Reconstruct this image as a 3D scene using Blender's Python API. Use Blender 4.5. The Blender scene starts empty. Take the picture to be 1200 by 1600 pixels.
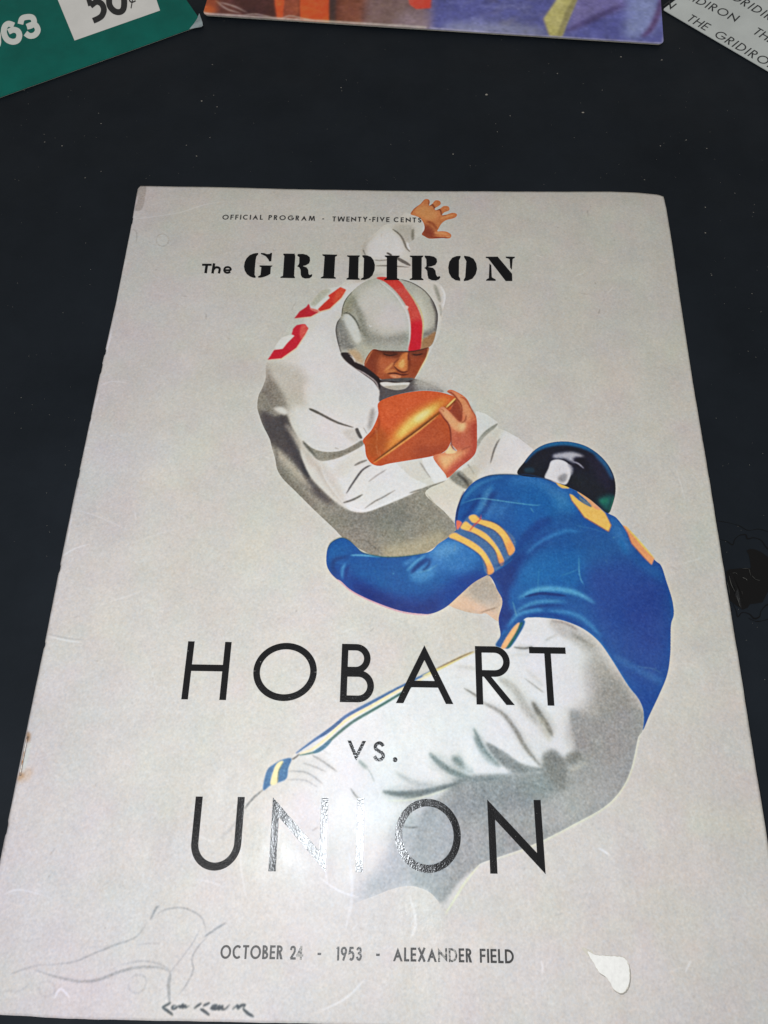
import bpy, bmesh, math
import numpy as np
from mathutils import Matrix, Vector
from mathutils.geometry import tessellate_polygon

# ---------------------------------------------------------------- camera, world, lamps, exposure
sc = bpy.context.scene
COL = sc.collection
F_PX = 1155.0
CAM_R = np.array([[0.99964777, -0.0225179, 0.01404581],
                  [0.0261946, 0.92218706, -0.38585603],
                  [-0.00426419, 0.38608805, 0.92245208]])
CAM_C = np.array([0.00091478, -0.09226558, 0.22411854])
cam = bpy.data.cameras.new("camera")
cam.sensor_fit = 'VERTICAL'; cam.sensor_height = 36.0
cam.lens = F_PX / 1600.0 * 36.0
cam.clip_start = 0.01; cam.clip_end = 20.0
cam_o = bpy.data.objects.new("camera", cam); COL.objects.link(cam_o)
M = Matrix([list(CAM_R[i]) + [CAM_C[i]] for i in range(3)] + [[0, 0, 0, 1]])
cam_o.matrix_world = M
sc.camera = cam_o

w = bpy.data.worlds.new("World"); sc.world = w; w.use_nodes = True
bg = w.node_tree.nodes['Background']
bg.inputs[0].default_value = (1.0, 0.97, 0.93, 1); bg.inputs[1].default_value = 0.26

def lamp(name, loc, target, size, power, color, shape='SQUARE'):
    d = bpy.data.lights.new(name, 'AREA'); d.shape = shape; d.size = size
    d.energy = power; d.color = color
    o = bpy.data.objects.new(name, d); COL.objects.link(o)
    o.location = loc
    v = Vector(target) - Vector(loc)
    o.rotation_euler = v.to_track_quat('-Z', 'Y').to_euler()
    return o
# the telephone's own flash, a few centimetres beside the lens, and a soft room lamp overhead
lamp('flash_lamp', (-0.023, -0.100, 0.226), (-0.015, -0.02, 0), 0.028, 0.39, (0.90, 0.95, 1.0), 'DISK')
lamp('ceiling_lamp', (-0.45, -0.75, 1.6), (-0.05, 0.1, 0), 0.8, 9.5, (1.0, 0.975, 0.97))
sc.view_settings.view_transform = 'Standard'
sc.view_settings.look = 'None'
sc.view_settings.exposure = 0.0
sc.view_settings.gamma = 1.0

# ---------------------------------------------------------------- geometry of the photograph -> the table
ZC = 0.002                    # height of the programme's cover above the table
def toplane(x, y, z=ZC):
    x = np.asarray(x, float); y = np.asarray(y, float)
    d = np.stack([(x - 600) / F_PX, -(y - 800) / F_PX, -np.ones_like(x)], -1) @ CAM_R.T
    t = (z - CAM_C[2]) / d[..., 2]
    return CAM_C + t[..., None] * d

def parse(crop, s):
    x0, y0, k = crop
    a = np.array([[float(v) for v in p.split(',')] for p in s.split()])
    return np.stack([x0 + a[:, 0] / k, y0 + a[:, 1] / k], 1)

def crom(p, closed=True, n=6):
    m = len(p)
    if m < 3: return p
    out = []
    rng_ = range(m if closed else m - 1)
    for i in rng_:
        if closed:
            a, b, c, d = p[(i - 1) % m], p[i], p[(i + 1) % m], p[(i + 2) % m]
        else:
            a, b, c, d = p[max(i - 1, 0)], p[i], p[i + 1], p[min(i + 2, m - 1)]
        for k in range(n):
            t = k / n
            out.append(0.5 * (2 * b + (c - a) * t + (2 * a - 5 * b + 4 * c - d) * t * t + (3 * b - a - 3 * c + d) * t ** 3))
    if not closed: out.append(p[-1])
    return np.array(out)

def band(path, wd, taper=None):
    """outline polygon of a stroke; wd scalar or per-point widths"""
    p = np.asarray(path, float)
    keep = np.r_[True, np.linalg.norm(np.diff(p, axis=0), axis=1) > 1e-9]; p = p[keep]
    n = len(p)
    wv = np.full(n, float(wd)) if np.isscalar(wd) else np.interp(np.linspace(0, 1, n), np.linspace(0, 1, len(wd)), wd)
    d = np.diff(p, axis=0); d /= np.linalg.norm(d, axis=1)[:, None]
    nrm = np.stack([-d[:, 1], d[:, 0]], 1)
    off = np.zeros_like(p)
    off[0] = nrm[0]; off[-1] = nrm[-1]
    for i in range(1, n - 1):
        m = nrm[i - 1] + nrm[i]; l = np.dot(m, m)
        off[i] = m * (2 / l) if l > 0.35 else nrm[i]
    L = p + off * wv[:, None] / 2; R = p - off * wv[:, None] / 2
    return np.r_[L, R[::-1]]

# ---------------------------------------------------------------- a small painter for flat print
rng = np.random.default_rng(7)
def blur(a, s):
    if s <= 0.3: return a
    r = max(1, int(round(s * 0.98)))
    for ax in (0, 1):
        for _ in range(3):
            pad = [(0, 0), (0, 0)]; pad[ax] = (r + 1, r)
            c = np.cumsum(np.pad(a, pad, mode='edge'), axis=ax, dtype=np.float64)
            n = a.shape[ax]
            if ax == 0: a = (c[2 * r + 1:2 * r + 1 + n] - c[:n]) / (2 * r + 1)
            else: a = (c[:, 2 * r + 1:2 * r + 1 + n] - c[:, :n]) / (2 * r + 1)
    return a

class Mask:
    def __init__(s, x0, y0, a): s.x0, s.y0, s.a = x0, y0, a

class Canvas:
    def __init__(s, x0, x1, y0, y1, ppm, color):
        s.x0, s.x1, s.y0, s.y1, s.ppm = x0, x1, y0, y1, ppm
        s.W = int(round((x1 - x0) * ppm)); s.H = int(round((y1 - y0) * ppm))
        s.c = np.empty((s.H, s.W, 3), np.float32); s.c[:] = np.array(color) / 255.0
    def topx(s, p):
        q = toplane(p[:, 0], p[:, 1])
        return np.stack([(q[:, 0] - s.x0) * s.ppm, (s.y1 - q[:, 1]) * s.ppm], 1)
    def mask(s, pts, bl=0.0):
        """anti-aliased coverage of a polygon given in canvas pixels"""
        pad = int(3 * bl + 3)
        x0 = max(0, int(pts[:, 0].min()) - pad); x1 = min(s.W, int(pts[:, 0].max()) + pad + 2)
        y0 = max(0, int(pts[:, 1].min()) - pad); y1 = min(s.H, int(pts[:, 1].max()) + pad + 2)
        if x1 <= x0 or y1 <= y0: return Mask(0, 0, np.zeros((1, 1)))
        SS = 4; h, wd = y1 - y0, x1 - x0
        acc = np.zeros((h, wd + 2))
        P = pts - [x0, y0]; Q = np.roll(P, -1, 0)
        for a, b in zip(P, Q):
            if abs(a[1] - b[1]) < 1e-9: continue
            sg = 1.0
            if a[1] > b[1]: a, b = b, a; sg = -1.0
            k0 = math.ceil(a[1] * SS - 0.5); k1 = math.ceil(b[1] * SS - 0.5)
            k0 = max(k0, 0); k1 = min(k1, h * SS)
            if k1 <= k0: continue
            k = np.arange(k0, k1); yy = (k + 0.5) / SS
            xx = np.clip(a[0] + (b[0] - a[0]) * (yy - a[1]) / (b[1] - a[1]), 0, wd)
            xi = np.floor(xx).astype(int); fr = xx - xi
            row = k // SS
            np.add.at(acc, (row, xi), sg * (1 - fr) / SS)
            np.add.at(acc, (row, xi + 1), sg * fr / SS)
        m = np.clip(np.abs(np.cumsum(acc, 1)[:, :wd]), 0, 1)
        return Mask(x0, y0, blur(m, bl))
    def clipped(s, m, clip):
        if clip is None: return m.a
        full = clip if isinstance(clip, np.ndarray) else s.full(clip)
        return m.a * full[m.y0:m.y0 + m.a.shape[0], m.x0:m.x0 + m.a.shape[1]]
    def full(s, m):
        f = np.zeros((s.H, s.W), np.float32)
        f[m.y0:m.y0 + m.a.shape[0], m.x0:m.x0 + m.a.shape[1]] = m.a
        return f
    def lay(s, m, color, op=1.0, clip=None):
        a = (s.clipped(m, clip) * op)[..., None]
        v = s.c[m.y0:m.y0 + m.a.shape[0], m.x0:m.x0 + m.a.shape[1]]
        v[:] = v * (1 - a) + (np.array(color) / 255.0) * a
    def area(s, crop, txt, color, op=1.0, bl=0.0, clip=None, sm=True):
        p = parse(crop, txt) if isinstance(txt, str) else txt
        if sm: p = crom(p)
        m = s.mask(s.topx(p), bl)
        if color is not None: s.lay(m, color, op, clip)
        return m
    def line(s, crop, txt, wd, color, op=1.0, bl=0.0, clip=None, ends=True, sm=True):
        p = parse(crop, txt) if isinstance(txt, str) else txt
        if sm: p = crom(p, False)
        ww = [0.25 * wd, 0.85 * wd, wd, wd, 0.85 * wd, 0.2 * wd] if ends else wd
        m = s.mask(s.topx(band(p, ww)), bl * .88); op = np.minimum(1, op * 1.12)
        if color is not None: s.lay(m, color, op, clip)
        return m
    def image(s, name, gain, extra=None):
        c = np.clip(s.c, 0, 1)
        lin = np.where(c <= 0.04045, c / 12.92, ((c + 0.055) / 1.055) ** 2.4) * gain
        lin = np.clip(lin, 0.002, 0.86)
        out = np.ones((s.H, s.W, 4), np.float32); out[..., :3] = lin
        if extra is not None: out[..., 3] = extra
        img = bpy.data.images.new(name, s.W, s.H, alpha=True, float_buffer=True)
        img.colorspace_settings.name = 'Non-Color'
        img.alpha_mode = 'CHANNEL_PACKED'
        img.pixels.foreach_set(np.ascontiguousarray(out[::-1]).ravel())
        img.update()
        return img
def noise2(H, W, cell):
    h, w_ = int(H / cell) + 3, int(W / cell) + 3
    g = rng.standard_normal((h, w_))
    yy = np.linspace(0, h - 2.001, H); xx = np.linspace(0, w_ - 2.001, W)
    yi = yy.astype(int); xi = xx.astype(int)
    fy = (yy - yi)[:, None]; fx = (xx - xi)[None]
    fy = fy * fy * (3 - 2 * fy); fx = fx * fx * (3 - 2 * fx)
    return (g[yi][:, xi] * (1 - fy) * (1 - fx) + g[yi + 1][:, xi] * fy * (1 - fx) + g[yi][:, xi + 1] * (1 - fy) * fx + g[yi + 1][:, xi + 1] * fy * fx)

# ---------------------------------------------------------------- paint the cover
PH = (0, 0, 1)
A = (540, 300, 6); B = (500, 420, 6); Cc = (390, 430, 6); D = (390, 600, 4.8); E = (560, 580, 4.8)
Fc = (500, 760, 4); G = (700, 670, 6); Hh = (800, 680, 4.615); I = (760, 860, 4); J = (740, 1060, 4)
K = (540, 1150, 4); L = (380, 1020, 4); Mm = (300, 1200, 4); N4 = (0, 1300, 3)
cv = Canvas(-0.111, 0.111, -0.146, 0.144, 8000, (194, 190, 181))
PAPER = (194, 190, 181)
ar, ln = cv.area, cv.line

# --- ball carrier: raised arm and sleeve
WH = (216, 210, 202)
sleeve = ar(A, "560,195 600,200 640,222 700,245 735,300 738,360 712,400 640,445 605,470 592,500 612,545 602,600 612,690 680,770 760,825 860,848 905,885 937,955 935,1020 915,1100 880,1200 600,1250 200,1250 -90,1000 -60,880 60,800 110,690 140,610 140,560 150,490 200,440 290,370 360,310 440,290 500,245", (206, 200, 190))
cs = cv.full(sleeve)
ar(A, "200,500 300,400 420,340 520,420 560,560 480,600 300,640 220,600", (222, 216, 210), .8, 9, cs)
ar(A, "440,330 560,300 640,330 620,460 600,560 560,520 520,430", (165, 160, 148), .55, 6, cs)
ar(A, "150,560 170,480 290,390 200,480 180,600", (160, 155, 142), .7, 5, cs)
ln(A, "440,345 510,400 550,470 570,520 605,560", 3.2, (120, 114, 104), .9, 1.5, cs)
ln(A, "632,345 628,400 632,455", 4, (120, 115, 102), .9, 2, cs)
ln(A, "575,470 590,510 605,540", 4, (226, 222, 216), .9, 1.5, cs)
ln(A, "715,250 740,310 725,380", 4, (226, 216, 208), .9, 1, cs)
ln(A, "470,610 530,645 612,690", 5, (100, 95, 88), .85, 1.6, cs)
ln(A, "270,635 330,640 420,630", 2, (140, 134, 124), .8, 1, cs)
ln(A, "280,690 400,690 600,705", 2, (120, 114, 104), .8, 1, cs)
ln(A, "385,568 410,580 435,595", 3, (80, 76, 72), .9, .8, cs)
ln(A, "165,540 185,590", 4, (90, 86, 78), .9, 1.5, cs)
ar(A, "60,830 260,770 380,760 280,800 150,830", (160, 154, 142), .5, 5, cs)
ar(A, "825,870 862,900 892,1000 882,1035 850,970", (140, 140, 126), .8, 2.2, cs)
ln(A, "885,880 925,950 925,1030 900,1090", 3, (228, 226, 218), .9, 1.2, cs)
ln(A, "880,1050 895,1120 880,1190", 3, (165, 162, 150), .8, 2, cs)
# raised hand
hand = ar(A, "610,205 640,155 700,110 742,65 778,66 790,92 783,125 812,108 842,76 880,80 893,108 872,130 836,152 845,168 882,155 922,130 966,136 971,170 925,190 905,215 945,210 1000,193 1040,203 1041,226 1010,246 945,262 902,292 872,340 862,366 905,365 952,372 990,400 975,432 900,431 790,436 742,415 714,393 738,350 735,300 700,245 655,222", (202, 122, 72), 1, 0)
ch = cv.full(hand)
ar(A, "640,190 720,120 800,150 860,190 850,250 760,260", (222, 150, 92), .8, 6, ch)
ar(A, "740,300 800,330 840,390 800,440 715,400", (140, 55, 34), .9, 6, ch)
ln(A, "780,70 785,120 815,118 845,160 885,165 905,212 945,215", 2.2, (128, 56, 30), .8, 1.2, ch)
ln(A, "760,270 820,300 860,350", 4, (160, 76, 42), .8, 2, ch)
ln(A, "830,380 900,385 960,395", 4, (230, 150, 96), .8, 2, ch)
ln(A, "800,420 880,428 960,430", 2, (138, 46, 30), .9, 1, ch)
ln(A, "880,250 950,230 1020,215", 3, (224, 146, 90), .8, 1.5, ch)
ln(A, "740,75 720,120", 3, (226, 150, 96), .8, 1.5, ch)
ln(A, "850,90 830,130", 3, (222, 146, 92), .8, 1.5, ch)
ln(A, "940,140 910,175", 3, (220, 142, 90), .8, 1.5, ch)
ln(A, "945,415 980,412", 3, (246, 200, 160), .9, .8, ch)
ln(A, "614,205 650,150 740,70", 1.2, (150, 84, 50), .8, .8, ch)

# --- torso
torso_pts = parse(PH, "600,437 580,437 557,442 537,446 510,451 500,455 492,463 482,476 460,497 445,520 432,537 418,562 415,575 415,590 410,605 404,618 402,635 405,648 411,665 421,685 425,700 430,717 433,733 442,748 459,765 473,779 488,794 507,812 523,827 536,840 570,862 600,872 640,870 668,862 715,828 740,800 735,770 745,752 700,700 640,610 650,590 690,500 640,440")
torso = ar(PH, torso_pts, (204, 198, 189))
ct = cv.full(torso)
ar(Cc, "1150,20 980,80 700,140 560,300 640,420 540,560 440,740 520,930 900,1200 1200,1200 1200,800 820,700 800,480 870,300", (218, 211, 206), .8, 10, ct)
ar(Cc, "570,270 660,150 730,125 760,150 700,210 620,290", (172, 170, 152), .8, 3, ct)
ar(Cc, "620,290 700,220 760,200 700,270 640,320", (222, 218, 208), .9, 1.5, ct)
ar(Cc, "330,540 420,400 540,300 520,420 400,560 250,640", (186, 184, 172), .7, 4, ct)
ar(Cc, "240,690 300,590 420,560 350,640 300,690", (222, 218, 208), .9, 1.5, ct)
ar(Cc, "170,800 330,830 520,930 520,1200 330,1250 70,1250 120,1030", (176, 170, 156), .6, 9, ct)
ar(Cc, "158,820 190,930 255,1020 300,1100 350,1220 330,1400 180,1400 20,1200 85,1130 150,960", (122, 114, 104), .85, 6, ct)
ar(Cc, "60,1200 90,1100 150,1040 160,1150 140,1400 30,1400", (92, 84, 80), .7, 9, ct)
# bright front of the jersey
ar(D, "330,180 430,170 420,0 700,-80 980,0 975,120 950,250 900,380 780,480 560,500 400,430", (215, 208, 203), .85, 7, ct)
# shadowed far side
shade = ar(D, "40,150 100,60 160,160 190,235 270,222 315,320 375,440 385,540 445,680 540,790 640,880 740,945 870,962 1000,915 1200,832 1310,770 1400,840 1600,1100 1300,1320 900,1330 650,1200 400,940 140,700 60,400", (136, 130, 118), .95, 2.2, ct)
csh = ct * cv.full(shade)
ar(D, "180,235 270,225 320,340 375,480 400,600 470,720 560,820 640,900 560,880 430,760 340,600 260,520 160,440 100,320 90,200", (70, 63, 64), .95, 6, csh)
ln(D, "250,250 300,420 370,570 430,680", 9, (66, 60, 64), .8, 6, csh)
ln(D, "385,560 420,650 450,700", 6, (46, 46, 52), .8, 4, csh)
ln(D, "170,470 250,560 330,640 470,790", 10, (176, 166, 150), .8, 5, csh)
ln(D, "190,560 260,700 400,830 520,950", 10, (112, 106, 96), .7, 6, csh)
ar(D, "640,900 800,960 1000,940 1200,860 1350,900 1500,1100 1300,1300 900,1320 700,1180 560,1020", (126, 122, 110), .6, 12, csh)
ar(D, "700,950 900,960 1150,900 1250,1000 1000,1080 760,1050", (108, 104, 98), .6, 14, csh)
ar(Fc, "400,380 560,340 740,280 800,320 680,420 420,450", (176, 164, 132), .6, 9, csh)
ln(Fc, "270,330 330,370 400,435", 2, (90, 88, 80), .5, 1.5, csh)
ln(D, "175,420 200,500 210,560", 3, (90, 84, 78), .8, 3, csh)
ar(D, "180,180 250,170 290,210 270,228 220,215", (216, 210, 202), .9, 3, ct)
ln(D, "270,300 370,440 450,560 520,640 620,790 720,900", 10, (190, 180, 168), .75, 5, ct)
# near sleeve
forearm = ar(D, "400,430 520,572 560,700 640,820 712,905 760,948 860,960 1000,915 1200,832 1330,765 1210,700 1060,575 910,610 880,560 850,450 600,500", (219, 213, 207), 1, 1.2)
cf = cv.full(forearm)
ar(D, "480,500 540,660 640,830 720,915 690,780 600,640 540,560", (186, 178, 166), .6, 6, cf)
ar(D, "760,520 860,470 880,570 800,600 700,700 620,640", (202, 196, 186), .7, 7, cf)
band1 = ar(D, "395,425 470,480 560,507 680,502 780,458 840,422 855,455 760,512 640,562 520,573 450,500", (140, 134, 122), 1, 1.2)
ar(D, "600,520 760,480 830,440 850,460 740,515 620,550", (118, 112, 102), .6, 3, cv.full(band1))
ln(D, "400,430 440,480 500,540", 4, (84, 80, 74), .7, 2.5)
ln(D, "445,183 500,208 560,240 660,290 780,328", 3.6, (92, 88, 82), .95, .9)
ln(D, "450,188 480,200 520,222", 3.5, (90, 86, 80), .9, .8)
ar(D, "700,350 790,340 840,400 780,440 720,390", (190, 186, 178), .8, 3)
ar(D, "792,345 815,335 848,398 825,408", (76, 72, 70), .95, .8)
ar(D, "820,335 850,330 880,380 850,405", (222, 216, 208), .95, .8)
ln(D, "925,180 915,260 895,350", 8, (150, 144, 138), .7, 4, ct)
ln(D, "855,330 880,375", 2.5, (78, 72, 70), .9, .8)
ln(D, "640,478 670,488", 2.4, (110, 106, 98), .9, .8)
ln(D, "725,822 790,720 850,643 915,607", 3, (86, 82, 84), .95, .9, cf)
ln(D, "742,790 770,745", 3.4, (96, 92, 92), .9, 1, cf)
ln(D, "785,612 830,590 885,570", 3.4, (128, 124, 118), .9, 1.2, cf)
ln(D, "700,892 780,865 850,828", 3.2, (108, 104, 98), .9, 1, cf)
ln(D, "860,935 940,880 1000,850 1095,795", 2.4, (140, 134, 128), .9, 1, cf)
ln(D, "890,735 950,690 1030,640", 2.6, (172, 166, 162), .9, 1.4, cf)
ln(D, "710,905 860,950 1000,905 1200,820", 2, (244, 240, 236), .6, 1.2, cf)
ln(E, "460,685 500,740 545,805", 3.2, (166, 160, 154), .9, 1.6)
ar(E, "480,655 550,640 665,815 585,850 545,800 500,730", (228, 223, 220), .9, 1)
ln(E, "380,915 500,880 660,822", 3.4, (136, 130, 120), .85, 1.6)
# far thigh beside the sleeve, and below the blue arm
thigh = ar(E, "500,915 640,832 700,800 730,835 835,885 770,960 735,1060 735,1150 640,1050", (203, 196, 184))
ln(E, "505,915 600,1030 735,1145", 2, (150, 146, 130), .7, 1.2)
hip = ar(Fc, "690,790 800,690 900,600 1050,545 1080,600 1140,700 1125,780 1118,845 1040,795 1000,797 920,785 840,760 790,745", (186, 170, 150))
chp = cv.full(hip)
ar(Fc, "900,600 1050,545 1140,700 1000,720", (160, 150, 136), .8, 8, chp)
ar(Fc, "800,700 900,690 1040,760 1120,800 1110,845 1000,797 800,750", (214, 176, 148), .8, 7, chp)
ln(Fc, "1000,790 1060,770 1110,755", 1.5, (120, 100, 84), .7, 1.2, chp)
# far arm sleeve, passing under the blue helmet
far = ar(PH, crom(parse(E, "880,300 950,318 1042,380 1062,440 1105,448 1200,500")[:], False).tolist() and np.r_[parse(E, "880,300 950,318 1042,380 1050,430 1105,448 1200,500"), parse(PH, "833,702 822,725 806,750 770,760 735,775"), parse(E, "700,800 780,720 850,640 890,560 880,420")], (214, 209, 201), 1, 0, None, False)
cfar = cv.full(far)
ar(E, "880,540 950,450 1045,390 1020,430 940,500 890,580", (138, 136, 126), .95, 1.4, cfar)
ar(E, "880,560 1000,450 1060,420 1100,450 1040,540 980,690 860,800 780,760 840,650", (196, 190, 178), .8, 7, cfar)
ln(E, "990,690 1015,600 1040,540 1065,505", 2.6, (104, 100, 94), .9, 1, cfar)
ar(E, "1090,450 1200,500 1300,600 1200,760 1080,770 1060,600", (226, 220, 214), .8, 7, cfar)
ar(E, "680,790 760,745 830,800 860,830 820,885 740,850", (120, 116, 106), .9, 2.5)
ln(E, "740,770 800,820 830,870", 4, (60, 58, 56), .8, 2)
ln(E, "820,700 850,740 865,770", 3, (110, 106, 98), .8, 1.5, cfar)
ar(E, "770,740 860,700 900,740 880,830 830,800", (186, 180, 164), .8, 3)
# red numerals
nm = [ar(Cc, "850,110 905,135 862,210 752,315 660,342 640,320 700,260 752,212 738,190", (212, 52, 38), 1, .5, None, False),
      ar(Cc, "555,268 572,312 640,330 645,352 575,390 420,405 470,340 530,300", (192, 30, 44), 1, .5, None, False),
      ar(Cc, "440,470 490,460 520,460 550,500 520,560 440,680 298,780 170,790 230,700 310,690 350,640 422,568 394,555 410,500", (200, 24, 46), 1, .5, None, False)]
ar(Cc, "490,462 520,462 550,500 520,560 480,600 470,520", (222, 92, 78), .9, 2, cv.full(nm[2]))
ar(Cc, "850,112 905,135 862,210 790,270 800,190", (226, 84, 54), .8, 3, cv.full(nm[0]))
ar(Cc, "560,308 640,325 655,350 600,340", (226, 130, 110), .8, 1)
for t in ("908,135 865,212 755,318 660,345 575,393 425,408", "552,502 522,563 444,685 300,783 172,793"):
    ln(Cc, t, 1.4, (236, 190, 150), .9, .5, None, True, False)

# --- ball carrier's helmet
hel = ar(B, "530,85 450,105 370,150 290,220 235,290 207,370 196,445 160,500 145,570 155,650 175,730 200,800 265,850 340,890 415,900 490,757 600,772 830,774 940,757 1020,737 1062,690 1090,590 1105,480 1100,400 1060,300 980,200 870,130 760,95 640,80", (176, 173, 160))
chl = cv.full(hel)
ar(B, "450,160 600,120 740,280 830,440 830,600 600,640 480,520 380,400 340,280", (202, 198, 188), .9, 14, chl)
ar(B, "640,300 780,360 830,480 820,560 700,560 560,480", (206, 200, 198), .8, 12, chl)
ar(B, "880,200 960,280 1010,400 1010,520 960,600 920,400", (200, 196, 182), .9, 8, chl)
ar(B, "340,480 430,560 600,640 830,600 835,700 600,720 460,740 400,650", (140, 138, 130), .8, 9, chl)
ar(B, "500,690 700,680 835,700 832,770 600,768 490,755", (168, 166, 156), .9, 5, chl)
ar(B, "200,440 215,330 300,230 330,280 300,360 330,430", (134, 130, 106), .8, 9, chl)
ln(B, "300,260 340,360 380,440 400,560 440,650", 8, (120, 118, 104), .7, 6, chl)
ar(B, "225,430 290,430 340,500 375,600 380,680 330,690 280,600 230,520", (204, 203, 196), .95, 3, chl)
ln(B, "300,530 330,560", 6, (224, 224, 218), .9, 2, chl)
ar(B, "150,500 200,470 240,560 300,680 340,720 290,760 190,740 150,640", (122, 120, 114), .85, 5, chl)
ln(B, "215,420 260,415 310,450 350,510 380,590", 2.5, (96, 94, 84), .85, 1.5, chl)
ln(B, "180,590 190,640", 1.5, (232, 230, 224), .9, .5, chl)
ln(B, "195,450 160,505 147,570 156,650 175,730 200,795", 3, (74, 70, 68), .9, 1.8, chl)
ln(B, "205,440 210,365 240,290 300,215", 1.8, (96, 92, 80), .9, 1.2, chl)
ln(B, "760,97 870,132 980,203 1060,303 1100,400", 2.2, (92, 86, 80), .85, 1.4, chl)
ln(B, "1040,280 1095,400 1100,500 1085,590", 6, (72, 66, 66), .85, 3.2, chl)
ar(B, "960,600 1060,560 1095,500 1085,600 1000,640 950,660", (110, 102, 96), .7, 5, chl)
ar(B, "950,670 1000,640 1088,590 1062,690 1020,737 940,757", (160, 112, 72), .9, 2, chl)
ar(B, "260,780 330,760 420,840 410,895 330,860", (188, 156, 118), .85, 4, chl)
ar(B, "400,720 500,740 480,770 430,880 390,820", (178, 172, 154), .8, 4, chl)
st = ar(B, "530,85 600,76 730,105 800,180 870,280 930,400 958,500 955,620 935,762 830,772 850,650 850,520 830,400 780,300 700,200 610,120", (214, 78, 66), 1, .5)
cst = cv.full(st)
ar(B, "520,70 740,80 790,170 680,170", (216, 58, 46), .9, 4, cst)
ar(B, "840,520 970,510 960,770 820,780", (210, 22, 44), .95, 7, cst)
ln(B, "560,112 690,210 775,320 825,410", 1.6, (120, 40, 44), .6, .8, cst)
ln(B, "560,118 690,222 770,330 820,430 842,540 838,660 825,768", 2.0, (226, 212, 210), .9, .7, chl)
ln(B, "790,165 880,285 945,400 968,510 960,640 945,757", 1.5, (212, 180, 120), .9, .7, chl)
ar(B, "790,355 815,345 830,360 812,382", (236, 200, 190), .95, .8)
ln(B, "462,520 470,540 490,535", 1.4, (216, 214, 210), .9, .5)
# face
face = ar(B, "490,760 600,774 830,776 940,758 1020,740 1000,820 960,900 905,1000 865,1050 780,1070 650,1060 545,1022 415,912", (162, 76, 42))
cfc = cv.full(face)
ar(B, "420,900 500,770 560,790 540,860 540,960 500,990", (128, 50, 26), .8, 4, cfc)
ar(B, "560,850 700,850 650,930 600,990 560,960", (188, 92, 54), .8, 5, cfc)
ar(B, "540,770 780,780 740,830 640,830 560,800", (112, 48, 26), .85, 3.5, cfc)
ar(B, "840,780 1010,750 980,830 880,830", (120, 50, 28), .8, 3.5, cfc)
ln(B, "590,795 650,812 730,800", 2.2, (50, 20, 14), .95, .7, cfc)
ln(B, "575,778 660,790 740,790", 2, (70, 28, 16), .8, .9, cfc)
ln(B, "865,800 910,808 965,795", 2.2, (50, 20, 14), .95, .7, cfc)
ar(B, "770,800 825,785 832,860 830,920 800,962 745,950 692,912 740,850", (206, 118, 62), .95, 2, cfc)
ar(B, "760,860 790,850 790,920 750,930 735,900", (232, 164, 96), .9, 2, cfc)
ar(B, "830,790 850,860 850,930 830,960 826,880", (110, 40, 22), .85, 2, cfc)
ln(B, "692,912 735,955 780,972 830,958", 2.4, (92, 34, 20), .9, .8, cfc)
ln(B, "740,845 700,880 688,910", 1.6, (120, 50, 28), .8, .8, cfc)
ln(B, "610,960 640,930 690,880", 4, (214, 134, 80), .85, 2, cfc)
ar(B, "600,960 690,940 720,970 640,985", (200, 116, 66), .8, 2.5, cfc)
ln(B, "630,985 700,980 760,995 835,990", 2.6, (84, 26, 18), .95, .7, cfc)
ar(B, "650,1000 700,990 760,1005 740,1030 690,1028", (216, 130, 92), .9, 1.2, cfc)
ln(B, "680,1008 715,1018", 2, (248, 200, 170), .9, .7, cfc)
ln(B, "650,1035 720,1048 800,1040", 2.4, (104, 40, 24), .7, 1.2, cfc)
ar(B, "850,860 960,840 900,990 840,1040", (150, 62, 34), .8, 4, cfc)
ln(B, "1018,742 1000,830 960,905 905,1005", 1.8, (236, 206, 150), .95, .6)
ln(B, "490,760 600,772 830,776 940,760 1018,738", 1.6, (60, 26, 20), .9, .6)
ln(B, "838,770 828,820 830,860", 1.4, (80, 10, 20), .8, .5)
ln(B, "492,762 455,830 418,905", 1.3, (216, 150, 100), .7, .6)
# chin strap and shadowed collar
collar = ar(E, "120,75 158,150 160,232 260,190 400,156 520,145 640,155 560,105 430,60 380,50 200,60", (84, 76, 76), 1, 1.5)
ar(E, "430,50 560,90 700,160 560,150 440,150", (168, 164, 154), .85, 7)
ln(E, "440,70 540,105 640,150", 8, (176, 172, 160), .5, 5)
ar(B, "195,795 262,788 300,820 335,870 420,915 545,1015 565,1075 560,1130 535,1095 480,1042 330,935 240,865", (38, 28, 30), 1, .7)
ln(B, "262,795 300,815 330,868 420,908", 1.6, (206, 190, 170), .8, .6)
ln(B, "280,815 320,850 330,880", 2, (214, 206, 196), .8, .6)
ln(B, "540,1012 570,1060 680,1068 780,1075 870,1045", 3.4, (34, 16, 16), .95, .8)
ar(B, "563,1072 620,1062 700,1070 830,1066 832,1090 790,1125 700,1135 600,1108", (226, 216, 204), 1, .7)
ar(B, "600,1105 700,1095 825,1090 790,1125 700,1136", (168, 158, 144), .9, 1.5)
ln(B, "340,940 420,985 520,1060 550,1130", 1.8, (238, 222, 216), .7, .8)

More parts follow.
